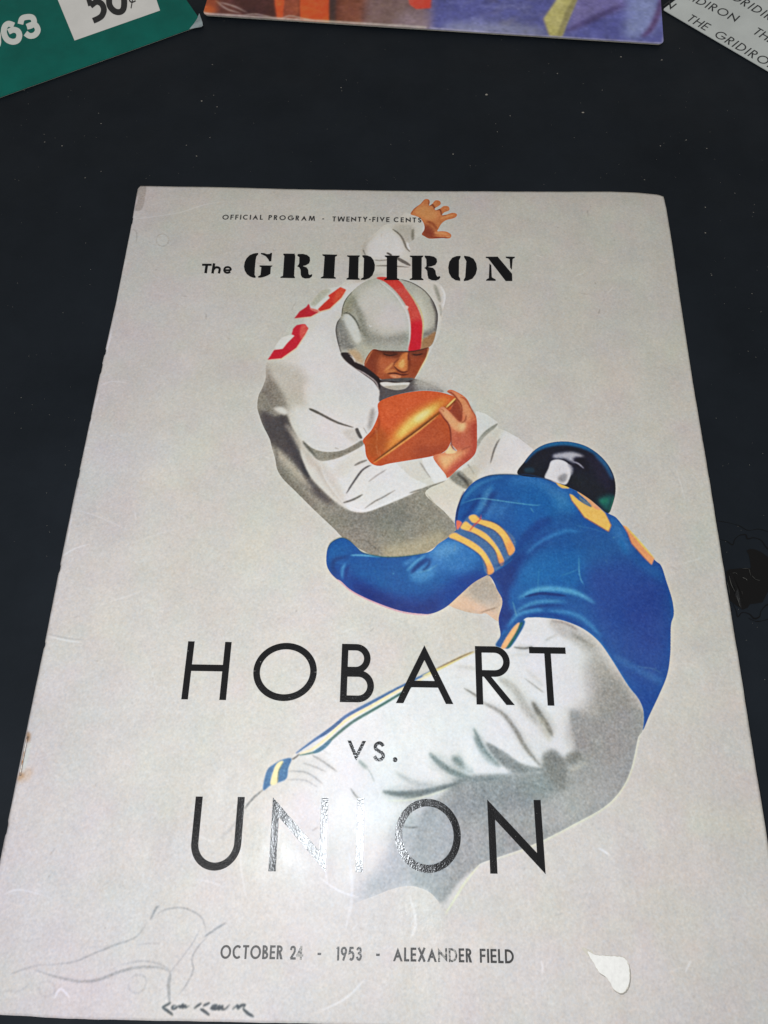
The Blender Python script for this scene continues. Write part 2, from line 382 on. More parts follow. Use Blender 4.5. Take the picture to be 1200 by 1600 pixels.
# --- the ball
ball = ar(E, "150,240 250,190 380,160 500,148 620,160 720,190 745,205 775,270 770,370 700,440 692,530 650,600 560,637 400,667 230,695 160,712 100,695 60,640 48,560 35,515 100,440 148,330", (200, 86, 38))
cb = cv.full(ball)
ar(E, "160,250 380,165 620,165 700,200 560,230 380,300 260,420 180,480", (208, 88, 42), .8, 9, cb)
ar(E, "60,520 160,420 240,560 140,660 70,640", (168, 78, 30), .8, 8, cb)
ar(E, "220,560 300,420 420,310 560,230 680,200 640,260 480,400 330,520 220,610", (230, 160, 66), .8, 9, cb)
ar(E, "290,480 380,370 500,290 600,250 520,350 400,430 320,500", (244, 200, 104), .85, 6, cb)
ar(E, "420,360 480,310 540,290 500,340 440,380", (250, 228, 156), .85, 5, cb)
ar(E, "150,690 400,490 600,350 680,430 690,540 640,610 400,665 180,712", (182, 78, 40), .9, 3, cb)
ar(E, "420,560 560,560 680,540 640,610 420,665", (158, 62, 34), .7, 8, cb)
ln(E, "120,680 300,545 450,432 600,318 700,230", 4, (120, 68, 20), .7, 2.5, cb)
ln(E, "112,692 300,560 450,450 600,330", 3.0, (226, 146, 74), .95, .7, cb)
ln(E, "112,682 300,548 450,438 600,320", 1.6, (92, 44, 14), .9, .7, cb)
ln(E, "150,330 148,430 60,520", 3, (150, 58, 24), .7, 2, cb)
for k, t in enumerate(("138,440 140,520", "135,560 150,640", "128,430 130,470", "160,600 165,640")):
    ln(E, t, 1.6, (236, 196, 160), .7, .6)
# --- hand round the ball
hnd = ar(E, "665,152 700,140 780,180 822,222 850,290 885,350 890,480 885,590 850,650 760,722 672,800 650,772 560,646 640,612 680,570 692,548 712,590 740,596 700,545 692,450 670,390 640,352 604,300 610,278 640,268 690,305 700,260 735,205 700,180", (204, 112, 76))
chd = cv.full(hnd)
ar(E, "735,208 690,290 672,288 762,388 776,340 770,270", (150, 62, 38), 1, .8)
ln(E, "655,275 700,232 732,200", 2.6, (238, 200, 120), .95, .5)
ln(E, "665,285 705,245 738,208", 1.3, (90, 46, 16), .9, .5)
ar(E, "700,150 780,190 830,250 850,320 820,380 790,320 760,240", (222, 142, 98), .9, 4, chd)
ar(E, "610,285 640,275 700,325 760,390 800,400 790,450 740,455 700,420 660,370", (228, 158, 110), .95, 3, chd)
ar(E, "750,400 800,380 800,430 770,450", (240, 184, 132), .9, 4, chd)
ar(E, "600,640 700,620 800,580 700,690 650,740", (236, 172, 118), .95, 6, chd)
ar(E, "695,555 740,600 700,620 650,612", (240, 196, 146), .95, 1.5, chd)
ar(E, "700,460 780,470 850,420 860,560 780,590 720,580", (190, 92, 66), .85, 6, chd)
ar(E, "840,420 885,380 892,560 860,650 740,740 670,800 680,740 800,640 850,560", (176, 66, 50), .9, 5, chd)
ln(E, "606,300 640,352 672,392 690,450 700,560 735,598", 2, (120, 44, 30), .9, .8)
ln(E, "668,155 700,165 738,205 775,270 772,380", 2, (138, 58, 36), .9, .9)
ln(E, "770,390 800,370 810,330", 2, (160, 84, 56), .8, 1.2)
ln(E, "615,285 635,290 640,310", 1.4, (170, 96, 60), .8, .7)
ln(E, "760,195 800,210 845,280 885,350", 1.6, (150, 62, 40), .8, .8)
ln(E, "770,590 800,580 850,560", 2, (160, 72, 50), .7, 1.2)

# --- blue player's arm and back
SKB = (26, 84, 164)
tor = ar(PH, "713,828 712,803 718,783 727,767 742,752 763,743 787,741 810,742 833,745 850,748 865,753 887,761 904,769 921,780 949,801 962,808 973,821 980,829 1021,873 1033,884 1041,908 1050,937 1052.5,960 1048,978 1047,1022 1042,1055 1030,1085 1015,1117 1004,1141 1005,1112 997,1092 980,1070 955,1030 935,1002 910,982 880,970 855,966 832,965 817,970 800,1005 777,1009 782,992 779,967 785,940 777,922 765,900 735,880", (28, 82, 158))
ctr = cv.full(tor)
ar(Hh, "150,380 260,370 330,520 260,640 60,700 0,500", (14, 92, 172), .7, 12, ctr)
ar(I, "180,180 300,40 600,0 620,200 500,240 300,230 180,300", (24, 104, 180), .7, 14, ctr)
ar(I, "640,100 1000,60 1160,300 1150,650 1100,860 980,1080 900,820 700,500 640,300", (36, 66, 150), .85, 18, ctr)
ar(I, "860,250 1060,200 1120,400 1060,600 900,500", (44, 56, 142), .5, 18, ctr)
ar(Hh, "60,860 200,740 380,690 300,720 150,850 40,980 -20,1200 -60,1000", (20, 50, 130), .8, 8, ctr)
ar(I, "20,150 150,60 220,0 160,200 150,330 180,400 120,480 90,530 70,400 100,300 60,200", (22, 46, 122), .85, 7, ctr)
ln(Hh, "20,840 100,740 200,640 300,600", 12, (14, 58, 138), .8, 6, ctr)
ln(Hh, "100,860 200,770 380,690 480,700", 6, (60, 122, 196), .7, 4, ctr)
ar(Hh, "0,300 200,310 400,400 380,440 240,400 100,360 0,360", (62, 116, 190), .8, 8, ctr)
ar(Hh, "280,440 400,420 470,540 380,560 300,520", (50, 120, 192), .7, 9, ctr)
ar(Hh, "700,580 790,650 850,780 840,860 740,740", (66, 116, 188), .8, 8, ctr)
ln(Hh, "780,740 800,800 830,860", 7, (20, 100, 176), .7, 5, ctr)
ar(Hh, "850,860 1000,930 1060,960 1100,1050 980,1000", (30, 96, 170), .6, 8, ctr)
# shoulder folds
ar(G, "120,840 130,700 180,620 260,640 290,660 200,760 150,860", (18, 74, 152), .9, 4, ctr)
ln(G, "130,850 200,780 270,680 310,600", 6, (14, 56, 132), .85, 4, ctr)
ln(G, "320,820 370,720 390,640 470,580", 10, (20, 52, 126), .85, 5, ctr)
ln(G, "260,800 320,720 370,600 430,520", 8, (90, 136, 198), .7, 5, ctr)
ln(G, "110,720 180,620 260,540 380,480 520,450", 5, (74, 126, 190), .7, 4, ctr)
ln(G, "340,860 420,740 480,680", 12, (72, 118, 188), .7, 7, ctr)
ln(G, "430,850 520,730 600,700", 7, (60, 112, 186), .7, 6, ctr)
ln(G, "460,860 540,760", 14, (90, 130, 196), .5, 8, ctr)
ar(G, "380,520 600,500 900,560 980,680 760,700 560,640 420,600", (18, 92, 170), .6, 12, ctr)
ln(G, "700,1060 800,960 960,860", 14, (14, 62, 140), .7, 8, ctr)
ln(G, "150,585 110,690 85,800 80,870", 2, (20, 30, 70), .8, 1)
ln(G, "250,490 380,442 520,427 660,432 800,452", 2, (70, 90, 110), .7, 1)
ar(G, "850,520 980,560 1100,640 1120,720 1000,640", (84, 130, 190), .6, 9, ctr)
# waist folds
ln(I, "200,300 300,250 420,240 560,265 680,330", 8, (110, 160, 214), .8, 4, ctr)
ln(I, "240,290 330,270 420,275 500,285", 4.5, (14, 50, 122), .95, 1.6, ctr)
ln(I, "170,410 240,350 340,320 500,320", 5, (96, 150, 206), .8, 3, ctr)
ln(I, "180,400 260,365 380,345 480,345", 4, (16, 58, 132), .9, 2, ctr)
ln(I, "130,480 200,400 300,375 360,375", 5, (96, 152, 210), .8, 3, ctr)
ln(I, "380,380 520,390 620,440 720,540", 6, (84, 138, 202), .7, 4, ctr)
ln(I, "260,405 400,400 500,425 620,490", 5, (18, 66, 146), .8, 2.5, ctr)
ln(I, "170,200 160,300 170,380", 10, (30, 104, 182), .6, 7, ctr)
ln(I, "120,500 105,530 100,580", 4, (60, 120, 190), .7, 2, ctr)
ln(I, "600,480 700,560 780,680 880,840 960,960", 4, (28, 100, 176), .8, 2.5, ctr)
ln(I, "800,660 900,720 1050,800 1110,830", 10, (70, 110, 180), .6, 6, ctr)
ln(I, "1115,140 1150,300 1165,400 1145,480", 3, (20, 90, 168), .9, 2, ctr)
ln(I, "1145,500 1143,650 1130,780 1080,900 975,1115", 3, (16, 84, 160), .9, 2, ctr)
ln(I, "380,430 480,445 600,495 700,575 780,685 880,845 950,935 978,1010", 1.6, (190, 150, 160), .7, .7)
ln(I, "578,40 580,130 590,180 610,215", 1.2, (130, 170, 210), .9, .5)
ln(I, "460,160 520,140 580,115", 1, (90, 140, 196), .8, .5)
ln(G, "130,700 280,655 420,665 600,690 800,715 870,712", 1.1, (140, 180, 214), .85, .5)
ln(Fc, "430,540 460,580 490,610", 1.1, (120, 160, 200), .9, .5)
# arm
arm = ar(Fc, "40,480 44,400 70,350 130,320 180,335 230,380 275,415 400,440 540,435 680,410 740,360 800,320 870,262 1000,200 1150,300 1210,430 1150,500 1050,552 960,602 870,682 790,752 710,791 640,796 500,776 330,716 200,652 130,592 100,576 60,532", (18, 80, 156))
cam_ = cv.full(arm)
ar(Fc, "60,500 150,520 330,620 500,680 700,660 900,540 1050,552 870,690 700,800 500,790 300,720 130,600", (16, 54, 138), .85, 9, cam_)
ar(Fc, "200,600 350,650 500,720 640,740 740,700 700,790 500,780 300,710", (18, 30, 108), .7, 9, cam_)
ar(Fc, "620,400 760,340 950,330 1000,440 900,540 760,520 640,560 600,520 680,470", (70, 118, 192), .8, 10, cam_)
ar(Fc, "700,400 800,340 900,380 800,430 720,450", (110, 144, 206), .8, 8, cam_)
ar(Fc, "560,540 640,480 720,540 640,600 570,580", (84, 130, 196), .8, 6, cam_)
ln(Fc, "570,540 620,490 680,450", 7, (18, 56, 128), .9, 2.5, cam_)
ln(Fc, "640,530 680,490 685,450", 4, (16, 50, 116), .8, 2, cam_)
ln(Fc, "520,490 560,470 600,440", 7, (76, 120, 190), .8, 4, cam_)
ln(Fc, "540,530 600,470 660,430", 4, (112, 150, 206), .8, 2, cam_)
ln(Fc, "190,430 260,430 380,440", 3, (120, 160, 205), .8, 1.5, cam_)
ln(Fc, "90,560 80,480 110,450 180,440", 6, (14, 50, 118), .8, 4, cam_)
ln(Fc, "140,580 140,520 160,480", 5, (70, 124, 190), .8, 2.5, cam_)
ln(Fc, "160,580 165,530 185,490", 4, (14, 50, 128), .8, 2, cam_)
ar(Fc, "60,360 130,325 200,360 180,420 90,440 55,420", (24, 88, 160), .6, 6, cam_)
ln(Fc, "230,380 275,415 400,440 540,436 680,412", 1.6, (30, 80, 80), .7, .8)
ln(Fc, "45,400 70,350 130,320 180,335 230,380", 1.6, (60, 80, 60), .6, .8)
ln(Fc, "60,540 130,598 200,656 330,720 500,781 640,800 710,795", 1.3, (170, 90, 130), .8, .7)
ar(Fc, "800,320 870,262 960,180 1200,300 1200,430 1050,552 1000,430 920,370", (84, 104, 152), .95, 1.2, np.maximum(cam_, ctr))
OR = (244, 176, 92)
s1 = ar(G, "195,835 215,810 260,808 310,848 400,868 480,908 552,980 602,1070 625,1140 575,1187 540,1110 500,1020 430,950 340,912 280,890 230,880", OR, 1, .5)
s2 = ar(Fc, "878,255 910,220 950,248 1040,298 1110,380 1150,470 1125,492 1095,405 1040,342 960,292 900,272", OR, 1, .5)
s3 = ar(Fc, "805,315 840,290 880,308 960,350 1020,400 1060,460 1086,530 1050,552 1040,500 1000,430 920,372 850,336", OR, 1, .5)
for s_, t in ((s1, "590,1040 640,1140 575,1200 540,1110"), ):
    ar(G, t, (238, 140, 84), .8, 5, cv.full(s_))
ar(Fc, "1080,420 1160,460 1130,510 1095,460", (238, 140, 84), .8, 4, cv.full(s2))
ar(Fc, "1040,480 1100,520 1050,560 1030,520", (238, 140, 84), .8, 4, cv.full(s3))
for c_, t in ((G, "230,885 280,893 340,915 430,953 500,1023 540,1113 575,1190 627,1142"), (Fc, "900,275 960,295 1040,345 1095,408 1125,495 1152,472"), (Fc, "850,339 920,375 1000,433 1040,503 1050,555 1088,532"), (G, "260,806 310,846 400,866 480,906 552,978 602,1068")):
    ln(c_, t, 1.1, (50, 50, 80), .8, .5)
ln(G, "310,800 300,850 240,910 190,970", 2, (200, 60, 60), .7, 1)
ar(G, "80,862 130,880 110,925 82,945", (232, 110, 84), 1, .8)
ln(Fc, "1085,500 1150,480 1210,440 1240,420", 4, (26, 60, 130), .7, 2, ctr)
# back numerals
n1 = ar(Hh, "413,422 440,432 482,470 575,520 540,470 470,408 482,404 560,460 672,560 717,650 697,697 620,652 520,592 470,522 430,470", (246, 180, 92), 1, .4, None, False)
ar(Hh, "470,408 482,404 560,460 640,530 600,530 540,470", (236, 150, 110), .9, 1.2, cv.full(n1))
ar(Hh, "480,425 500,450 560,490 570,515 500,480", (96, 110, 120), 1, .6)
ar(Hh, "313,338 400,363 415,385 362,382 335,365", (246, 180, 92), 1, .4, None, False)
n2 = ar(Hh, "798,648 830,662 1027,890 1007,937 950,882 860,780 832,705", (238, 150, 100), 1, .4, None, False)
ln(Hh, "815,655 900,745 960,815 1025,888", 2.4, (232, 196, 96), .95, .5)
for t in ("413,422 430,470 470,522 520,592 620,652 697,697 717,650 672,560", "800,650 832,705 860,780 950,882 1005,938"):
    ln(Hh, t, 1.2, (110, 60, 70), .8, .5, None, True, False)
# blue player's helmet
h2 = ar(Hh, "42,282 90,190 160,110 240,65 340,45 440,50 540,80 630,140 700,220 740,310 747,410 722,510 692,562 620,510 560,462 480,410 400,373 300,333 230,310", (16, 20, 34))
ch2 = cv.full(h2)
cv.lay(tor, (0, 0, 0), 0.0)
ln(Hh, "90,200 160,120 240,75 340,55 440,60 540,90 630,150 700,230", 8, (30, 96, 152), .95, 2.6, ch2)
ar(Hh, "540,120 640,180 720,300 730,400 660,380 600,260", (30, 26, 50), .8, 10, ch2)
ln(Hh, "600,140 680,220 730,320", 6, (48, 100, 156), .8, 4, ch2)
ar(Hh, "390,290 460,260 600,330 680,420 640,500 540,440 420,370", (20, 26, 34), .9, 9, ch2)
ar(Hh, "300,140 360,125 440,120 520,150 470,170 450,200 380,170 300,165", (176, 176, 182), .95, 3, ch2)
ar(Hh, "450,160 520,170 560,260 500,240 450,200", (12, 10, 26), .95, 3, ch2)
ln(Hh, "440,190 480,205 520,240", 2.4, (150, 150, 160), .9, 1.2, ch2)
ln(Hh, "340,170 400,195 440,240", 2, (20, 20, 30), .9, 1, ch2)
ar(Hh, "285,185 350,176 405,205 430,255 395,350 340,348 300,334 235,308 262,240", (222, 220, 218), 1, .9, ch2)
ar(Hh, "328,312 350,288 388,275 400,300 385,335 355,345", (128, 130, 132), .85, 3.5, ch2)
ln(Hh, "400,210 430,240 425,290", 5, (150, 152, 158), .8, 2.5, ch2)
ar(Hh, "95,240 150,235 160,265 100,270", (30, 104, 140), .9, 2.4, ch2)
ar(Hh, "620,470 700,430 740,440 715,520 690,560", (20, 96, 92), .9, 6, ch2)
ar(Hh, "630,465 690,455 680,490 650,495", (34, 120, 100), .8, 3, ch2)
ln(Hh, "735,430 720,500 695,560", 2, (30, 120, 96), .8, 1.2, ch2)
ar(Hh, "60,280 120,200 200,130 280,130 240,200 220,300", (18, 24, 34), .7, 6, ch2)
ln(Hh, "42,283 130,288 230,312 300,335", 2, (20, 50, 90), .8, 1)

# --- white trousers
pants = ar(PH, np.r_[parse(PH, "817,970 832,965 855,966 880,970 910,982 935,1002 955,1030 980,1070 997,1092 1005,1112 1004,1141 997,1152 992,1177 986,1202 975,1227 957,1250 935,1267 902,1285 880,1297 850,1312 815,1327 777,1340 750,1350"), parse(K, "790,860 740,925 700,990 650,1070 620,1110 590,1050 530,980 450,945 380,938 280,960 180,1000 60,1045 -60,1100 -300,1100 -500,800"), parse(PH, "350,1330 382,1262 411,1232 430,1200 450,1188 467,1173 535,1130 580,1102 630,1074 675,1053 740,1021 790,1010")], None)
cp = cv.full(pants)
cpo = blur(cp, 1.0)
# leg towards the lower left fades into the paper
yy_, xx_ = np.mgrid[0:cv.H, 0:cv.W]
knee = cv.topx(np.array([[470., 1200.], [400., 1300.]]))
fx = np.clip((xx_ - knee[1, 0]) / (knee[0, 0] - knee[1, 0] + 120), 0, 1)
fx = fx * np.clip(1.12 - (yy_ - knee[0, 1]) / 260, .0, 1)
cpf = (cpo * fx).astype(np.float32)
cv.lay(Mask(0, 0, cpf), (214, 215, 211), 0.95)
ar(I, "380,430 480,440 600,490 700,575 640,640 520,560 440,520", (168, 166, 158), .8, 6, cp)
ln(I, "530,515 600,560 670,610", 4, (118, 116, 108), .7, 3, cp)
ln(I, "400,440 500,455 570,500", 3, (120, 112, 108), .7, 2, cp)
ln(I, "360,570 400,545 440,530", 2, (150, 148, 140), .7, 2, cp)
ar(I, "640,640 700,575 780,690 880,850 950,935 980,1010 975,1200 640,1250 540,1250 520,1000 640,960 620,760", (150, 148, 140), .9, 16, cp)
ar(I, "740,760 840,800 950,940 975,1100 820,1100 700,960", (132, 132, 126), .7, 16, cp)
ar(J, "600,220 660,210 720,240 1050,200 1040,370 1010,480 985,580 940,680 870,765 780,835 650,905 440,1015 300,1075 150,1125 0,1200 -90,1270 -200,1400 -300,1310 -370,1298 -390,1200 -370,1000 -330,860 -270,790 -160,700 -60,620 100,600 245,597 430,575 440,490 500,450 560,500 640,440", (140, 143, 141), .95, 3.2, cp)
ar(J, "-200,1400 -300,1310 -420,1298 -520,1320 -640,1370 -760,1400 -700,1280 -600,1200 -520,1060 -460,900 -400,830 -270,790 -180,900", (150, 156, 158), .62, 12, cp)
ar(J, "720,240 1000,240 1000,420 860,560 700,520 640,440 640,300", (146, 144, 138), .7, 12, cp)
ar(J, "600,560 940,540 960,640 780,820 560,920 400,900 500,640", (154, 155, 151), .8, 12, cp)
ar(J, "0,640 240,620 440,600 600,640 480,780 200,820 0,900 -160,800", (118, 126, 128), .75, 14, cp)
ar(J, "440,470 500,450 560,500 590,600 560,700 480,640 430,560", (110, 111, 108), .8, 6, cp)
ar(J, "575,480 620,455 680,470 660,520 600,530", (122, 122, 116), .8, 3, cp)
ln(J, "590,570 650,555 710,520", 5, (184, 182, 168), .7, 3, cp)
ar(J, "520,700 700,700 860,740 640,890 480,950 400,860", (162, 163, 158), .6, 12, cp)
# folds
GD = (116, 114, 108); TL = (96, 112, 112)
for c_, t, w_, col, op, b_ in (
    (J, "60,150 180,220 260,320 330,440 430,560", 6, GD, .85, 2.6), (J, "0,310 60,440 110,500 175,553", 6, TL, .85, 2.2),
    (J, "150,0 260,70 330,180 400,290", 8, (160, 158, 150), .8, 4), (J, "365,145 410,220 460,300 492,362", 8, (98, 96, 90), .9, 2.6),
    (J, "400,230 440,300 480,400", 8, (180, 178, 162), .7, 4), (J, "90,230 160,310 220,400", 9, (188, 188, 184), .7, 4),
    (J, "-60,60 20,110 60,150", 3, (120, 118, 112), .8, 1.6), (J, "320,0 400,60 440,90", 2.4, (150, 148, 142), .7, 1.6),
    (K, "525,108 600,180 680,230 780,262", 9, TL, .85, 2.6), (K, "668,130 730,175 805,225", 11, TL, .85, 3),
    (K, "232,348 330,362 450,358 600,325 720,292", 9, (82, 94, 96), .9, 2.4), (K, "360,380 420,378 480,365", 6, (104, 114, 108), .7, 3),
    (K, "305,222 380,270 460,300 560,315", 6, (160, 166, 164), .8, 3), (K, "510,190 560,215", 4, (160, 170, 168), .8, 2),
    (K, "800,0 850,100 900,160 965,195", 8, TL, .85, 2.4), (K, "80,150 110,180 135,205", 5, (128, 144, 140), .8, 2.4),
    (K, "130,190 160,240 180,290", 2, (160, 166, 164), .8, 1.5), (K, "30,325 60,370 100,410", 1.8, (110, 112, 112), .8, .9),
    (K, "660,280 800,270 900,262 1050,236", 8, (104, 116, 118), .7, 4), (K, "540,0 620,40 700,60", 3, (190, 190, 184), .6, 3),
    (L, "430,640 500,680 590,745", 2.6, (140, 140, 136), .85, 1.3), (L, "370,688 440,710 520,745", 2.2, (156, 156, 152), .8, 1.3),
    (L, "500,610 545,638", 2.2, (130, 132, 126), .8, 1.2), (L, "280,740 400,750 500,822", 2.2, (140, 140, 138), .7, 1.4),
    (L, "270,795 380,795 465,840", 1.8, (150, 150, 148), .7, 1.4), (Fc, "840,1120 960,1135 1000,1140", 4, (176, 176, 170), .8, 3),
    (I, "80,790 160,850 220,960 270,1060", 8, (176, 174, 166), .8, 4), (I, "240,740 300,790 360,850", 5, (190, 188, 182), .7, 3),
    (I, "170,605 240,612 290,600", 3, (110, 110, 104), .85, 1.3), (I, "130,660 220,650 300,660", 3, (190, 188, 182), .7, 2)):
    ln(c_, t, w_ * 2.6, col, op * .34, b_ * 3 + 2, cp)
    ln(c_, t, w_, col, op * .9, b_, cp)
ar(J, "85,400 200,460 300,530 440,572 250,592 160,520 100,450", (112, 118, 118), .9, 2.2, cp)
ar(J, "-40,330 40,440 120,520 240,592 60,590 -60,560", (222, 224, 222), .7, 5, cp)
ar(J, "80,190 180,250 270,400 400,550 250,500 120,380", (220, 220, 214), .5, 7, cp)
ar(K, "300,560 560,420 640,470 700,640 660,800 560,960 430,930 280,950 150,1000 230,850 270,700", (150, 158, 162), .5, 12, cp)
ln(J, "1050,330 1035,370 1012,475 988,572 942,672 872,765 780,836 650,906 440,1017 300,1078 150,1126 40,1163", 1.8, (206, 210, 176), .8, .9)
ln(K, "840,800 790,860 740,925 700,990 650,1070 622,1112", 2.2, (210, 216, 176), .85, .9)
ln(K, "250,405 400,400 560,360 660,320", 2, (206, 210, 184), .7, 1.2, cp)
ln(L, "125,855 60,915 0,980", 2, (128, 128, 124), .85, 1.1)
ln(Mm, "440,140 380,190 330,258", 2, (118, 118, 116), .85, 1.1)
ln(Mm, "330,270 260,360 180,440", 3, (158, 160, 158), .7, 1.8)
# side stripe
def strip(c_, t, w_, col, b_=.5, ends=True): ln(c_, t, w_, col, 1, b_, None, ends)
strip(L, "330,628 450,542 560,470 640,400 780,322 1000,205 1200,100", 5.2, (64, 96, 150))
strip(L, "350,640 470,612 545,545 680,435 850,335 1000,245 1060,205", 4.2, (48, 92, 84))
strip(L, "440,625 500,590 550,545", 6, (40, 104, 140))
strip(L, "350,632 430,603 520,535 640,425 800,335 990,225 1200,126", 4.4, (240, 212, 160))
ln(L, "480,525 560,465 620,418", 4.5, (40, 84, 140), .95, .8)
strip(Fc, "640,1185 740,1140 880,1068 965,1032", 4.5, (216, 200, 130))
strip(Fc, "720,1142 860,1075 960,1030", 1.6, (90, 70, 76))
ln(L, "300,668 330,652 350,632", 2, (84, 80, 76), .9, .8)
ar(I, "58,592 90,540 150,480 200,445 240,438 225,490 150,604 100,607", (30, 84, 150), 1, .5)
ar(I, "92,603 160,490 208,450 190,505 132,602", (238, 168, 116), 1, .5)
ar(I, "128,603 190,505 212,455 225,460 165,575 145,604", (36, 98, 84), 1, .6)
ln(I, "150,540 195,470", 1.6, (238, 214, 130), .9, .6)
kn = ar(L, "125,857 148,740 195,695 255,665 302,662 282,720 266,790 180,822", (64, 104, 158), 1, .6)
ar(L, "170,822 188,740 213,690 252,678 222,740 214,812", (240, 216, 156), 1, .6)
ln(L, "215,812 224,740 252,680", 1.4, (50, 84, 70), .9, .6)
for k in range(70):
    a = rng.random(2); p = parse(L, "130,850 160,740 270,665 265,790"); q = (p[0] * (1 - a[0]) + p[1] * a[0]) * (1 - a[1]) + (p[3] * (1 - a[0]) + p[2] * a[0]) * a[1]
    cv.line(PH, np.array([q, q + [1.6, .6]]), .7, (190, 206, 220), .5 * cv.full(kn).max(), .4, None, False, False)

# pencil-like drawing and signature, bottom left
PN = (136, 137, 138)
for t, w_, op in (("735,385 780,362 850,355 910,375 950,410 965,470", 1.5, .75), ("705,412 730,360 745,345", 3, .75), ("955,495 1000,462 1060,425", 2.6, .75), ("1090,362 1180,322", 1.4, .4),
                  ("975,490 935,530 900,590 905,650 870,720 835,768", 2.0, .6), ("940,450 890,540 800,655", 1.6, .45), ("800,655 790,720 795,800", 5.5, .55), ("800,655 740,635 650,635 560,655 470,690 380,700 270,680 160,645", 4.5, .5),
                  ("800,650 750,620 660,605 560,625", 2.4, .35), ("180,625 340,610 450,565 540,530 640,490 690,420", 2.2, .5), ("40,670 120,640 200,620", 2, .4), ("640,530 700,522 760,525", 1.6, .35), ("20,740 90,745 150,700", 1.6, .3),
                  ("600,700 640,670 680,680 680,730 640,755 605,735 605,700", 3, .25), ("640,690 645,740", 2, .4), ("185,710 225,700 255,715 250,760 200,770 185,735 190,710", 2.5, .18)):
    ln(N4, t, w_, PN, op * 1.05, 1.0)
SG = (240, 1550, 7.06)
for t, w_ in (("190,117 140,145 92,170", 3.4), ("94,168 150,205 217,258", 4.2), ("250,152 215,156 202,178 225,188 252,172 262,150", 3.4), ("262,172 285,152 292,172 322,140 322,172 348,150 352,172 396,150", 3.6),
              ("527,123 490,150 444,183", 3.4), ("622,121 580,138 542,158", 3.6), ("512,186 560,214 616,260", 4.4), ("622,188 655,150 692,146 665,172 640,186 690,188 722,160 718,192 756,158 752,192 790,188 836,140", 4),
              ("866,195 922,150 930,182 966,150 1006,146 985,184", 4), ("982,184 1040,238 1106,277", 4.8)):
    cv.line(SG, t, w_ * .95, (60, 68, 74), 1, .5)

# wear: scratches, creases, stains
SC = (222, 220, 216)
ln((180, 270, 4), "115,292 200,280 400,250 560,200 700,175", 1.0, SC, .5, .6)
ln((180, 270, 4), "560,195 700,172", .8, (150, 144, 132), .5, 1)
ar((180, 270, 4), "190,80 188,150 165,230 118,232 125,150 150,85", (166, 160, 150), .8, .8)
ln((180, 270, 4), "110,350 135,380 130,440", 1.2, (160, 156, 146), .7, .8)
circ = lambda cx, cy, r: np.array([[cx + r * math.cos(a), cy + r * math.sin(a)] for a in np.linspace(0, 2 * math.pi, 20)])
cv.line(PH, circ(254, 375.5, 9.5), .8, (160, 152, 140), .7, .6, None, False)
cv.area(PH, circ(254, 375.5, 9)[:-1], (198, 195, 186), .6, 1)
for k in range(420):
    x, y = rng.uniform(20, 1180), rng.uniform(300, 1598)
    a = rng.uniform(0, math.pi); l = rng.uniform(.5, 3.5) if k % 5 else rng.uniform(4, 16)
    dk = rng.random() < .38
    q = np.array([[x, y], [x + l * math.cos(a) * .5, y + l * math.sin(a) * .5 + .4], [x + l * math.cos(a), y + l * math.sin(a)]])
    cv.line(PH, q, rng.uniform(.5, 1.3), (120, 112, 104) if dk else (230, 228, 224), rng.uniform(.12, .55), .45)
for k in range(34):        # faint long handling creases, thicker near the bottom
    x, y = rng.uniform(40, 1150), rng.uniform(700, 1590); a = rng.uniform(-.5, .5) + (math.pi / 2 if k % 3 == 0 else 0); l = rng.uniform(15, 60)
    q = np.array([[x, y], [x + l * .5 * math.cos(a) + rng.normal() * 2, y + l * .5 * math.sin(a) + rng.normal() * 2], [x + l * math.cos(a), y + l * math.sin(a)]])
    cv.line(PH, q, rng.uniform(.6, 2.2), (226, 226, 224) if k % 4 else (150, 150, 148), rng.uniform(.12, .35), .8)
for t, w_, c_, o_ in (("96,870 115,858 140,850", 1.2, 230, .5), ("110,795 150,806 200,828", 1.0, 228, .4), ("75,990 100,996 132,1000", 1.4, 140, .35), ("75,994 100,1000 130,1004", 1.4, 232, .5), ("157,602 175,596 200,598", 1.0, 228, .4), ("5,1398 30,1390 70,1400", 1.6, 232, .5), ("150,870 260,830 330,815", .8, 222, .25),
                      ("510,1300 506,1340 512,1380", 2.5, 236, .35), ("545,1330 550,1400 540,1450", 5, 230, .25), ("500,1372 530,1392 560,1402", 2, 238, .5), ("380,1300 376,1350 384,1400", 3, 228, .25), ("640,1400 650,1440 640,1470", 4, 232, .25), ("935,1325 945,1331 952,1335", 1.6, 238, .8), ("630,1292 645,1293 655,1292", 1.2, 60, .7), ("85,1560 95,1545 110,1560", 3, 232, .5), ("500,1580 540,1560 570,1530", 2.5, 236, .4), ("1080,1500 1075,1510 1070,1520", 2, 232, .5), ("845,1500 848,1512 846,1520", 2, 232, .5)):
    cv.line(PH, t, w_, (c_, c_, c_), o_, .9)
for k in range(46):        # pale rubbed spots along the folded spine
    y = rng.uniform(300, 1570); x = np.interp(y, [293, 470, 710, 1010, 1300, 1582], [214.5, 182, 129, 68, 8, -52]) + rng.uniform(1.5, 4)
    l = rng.uniform(4, 26); cv.line(PH, np.array([[x, y], [x - l * .1, y + l * .5], [x - l * .205, y + l]]), rng.uniform(.8, 2.6), (226, 224, 222) if k % 4 else (150, 142, 134), rng.uniform(.2, .6), .8)
# rust bleeding from the staple
SP = (0, 1100, 6)
ar(SP, "255,260 285,285 275,355 250,345 245,290", (140, 100, 66), .6, 1.6)
ar(SP, "185,655 225,655 215,690 160,715 165,690", (146, 100, 64), .65, 1.6)
ar(SP, "180,640 300,600 280,700 180,740 150,720", (186, 164, 136), .6, 4)
ln(SP, "280,360 250,480 215,640", 3.5, (196, 206, 192), .7, 2)

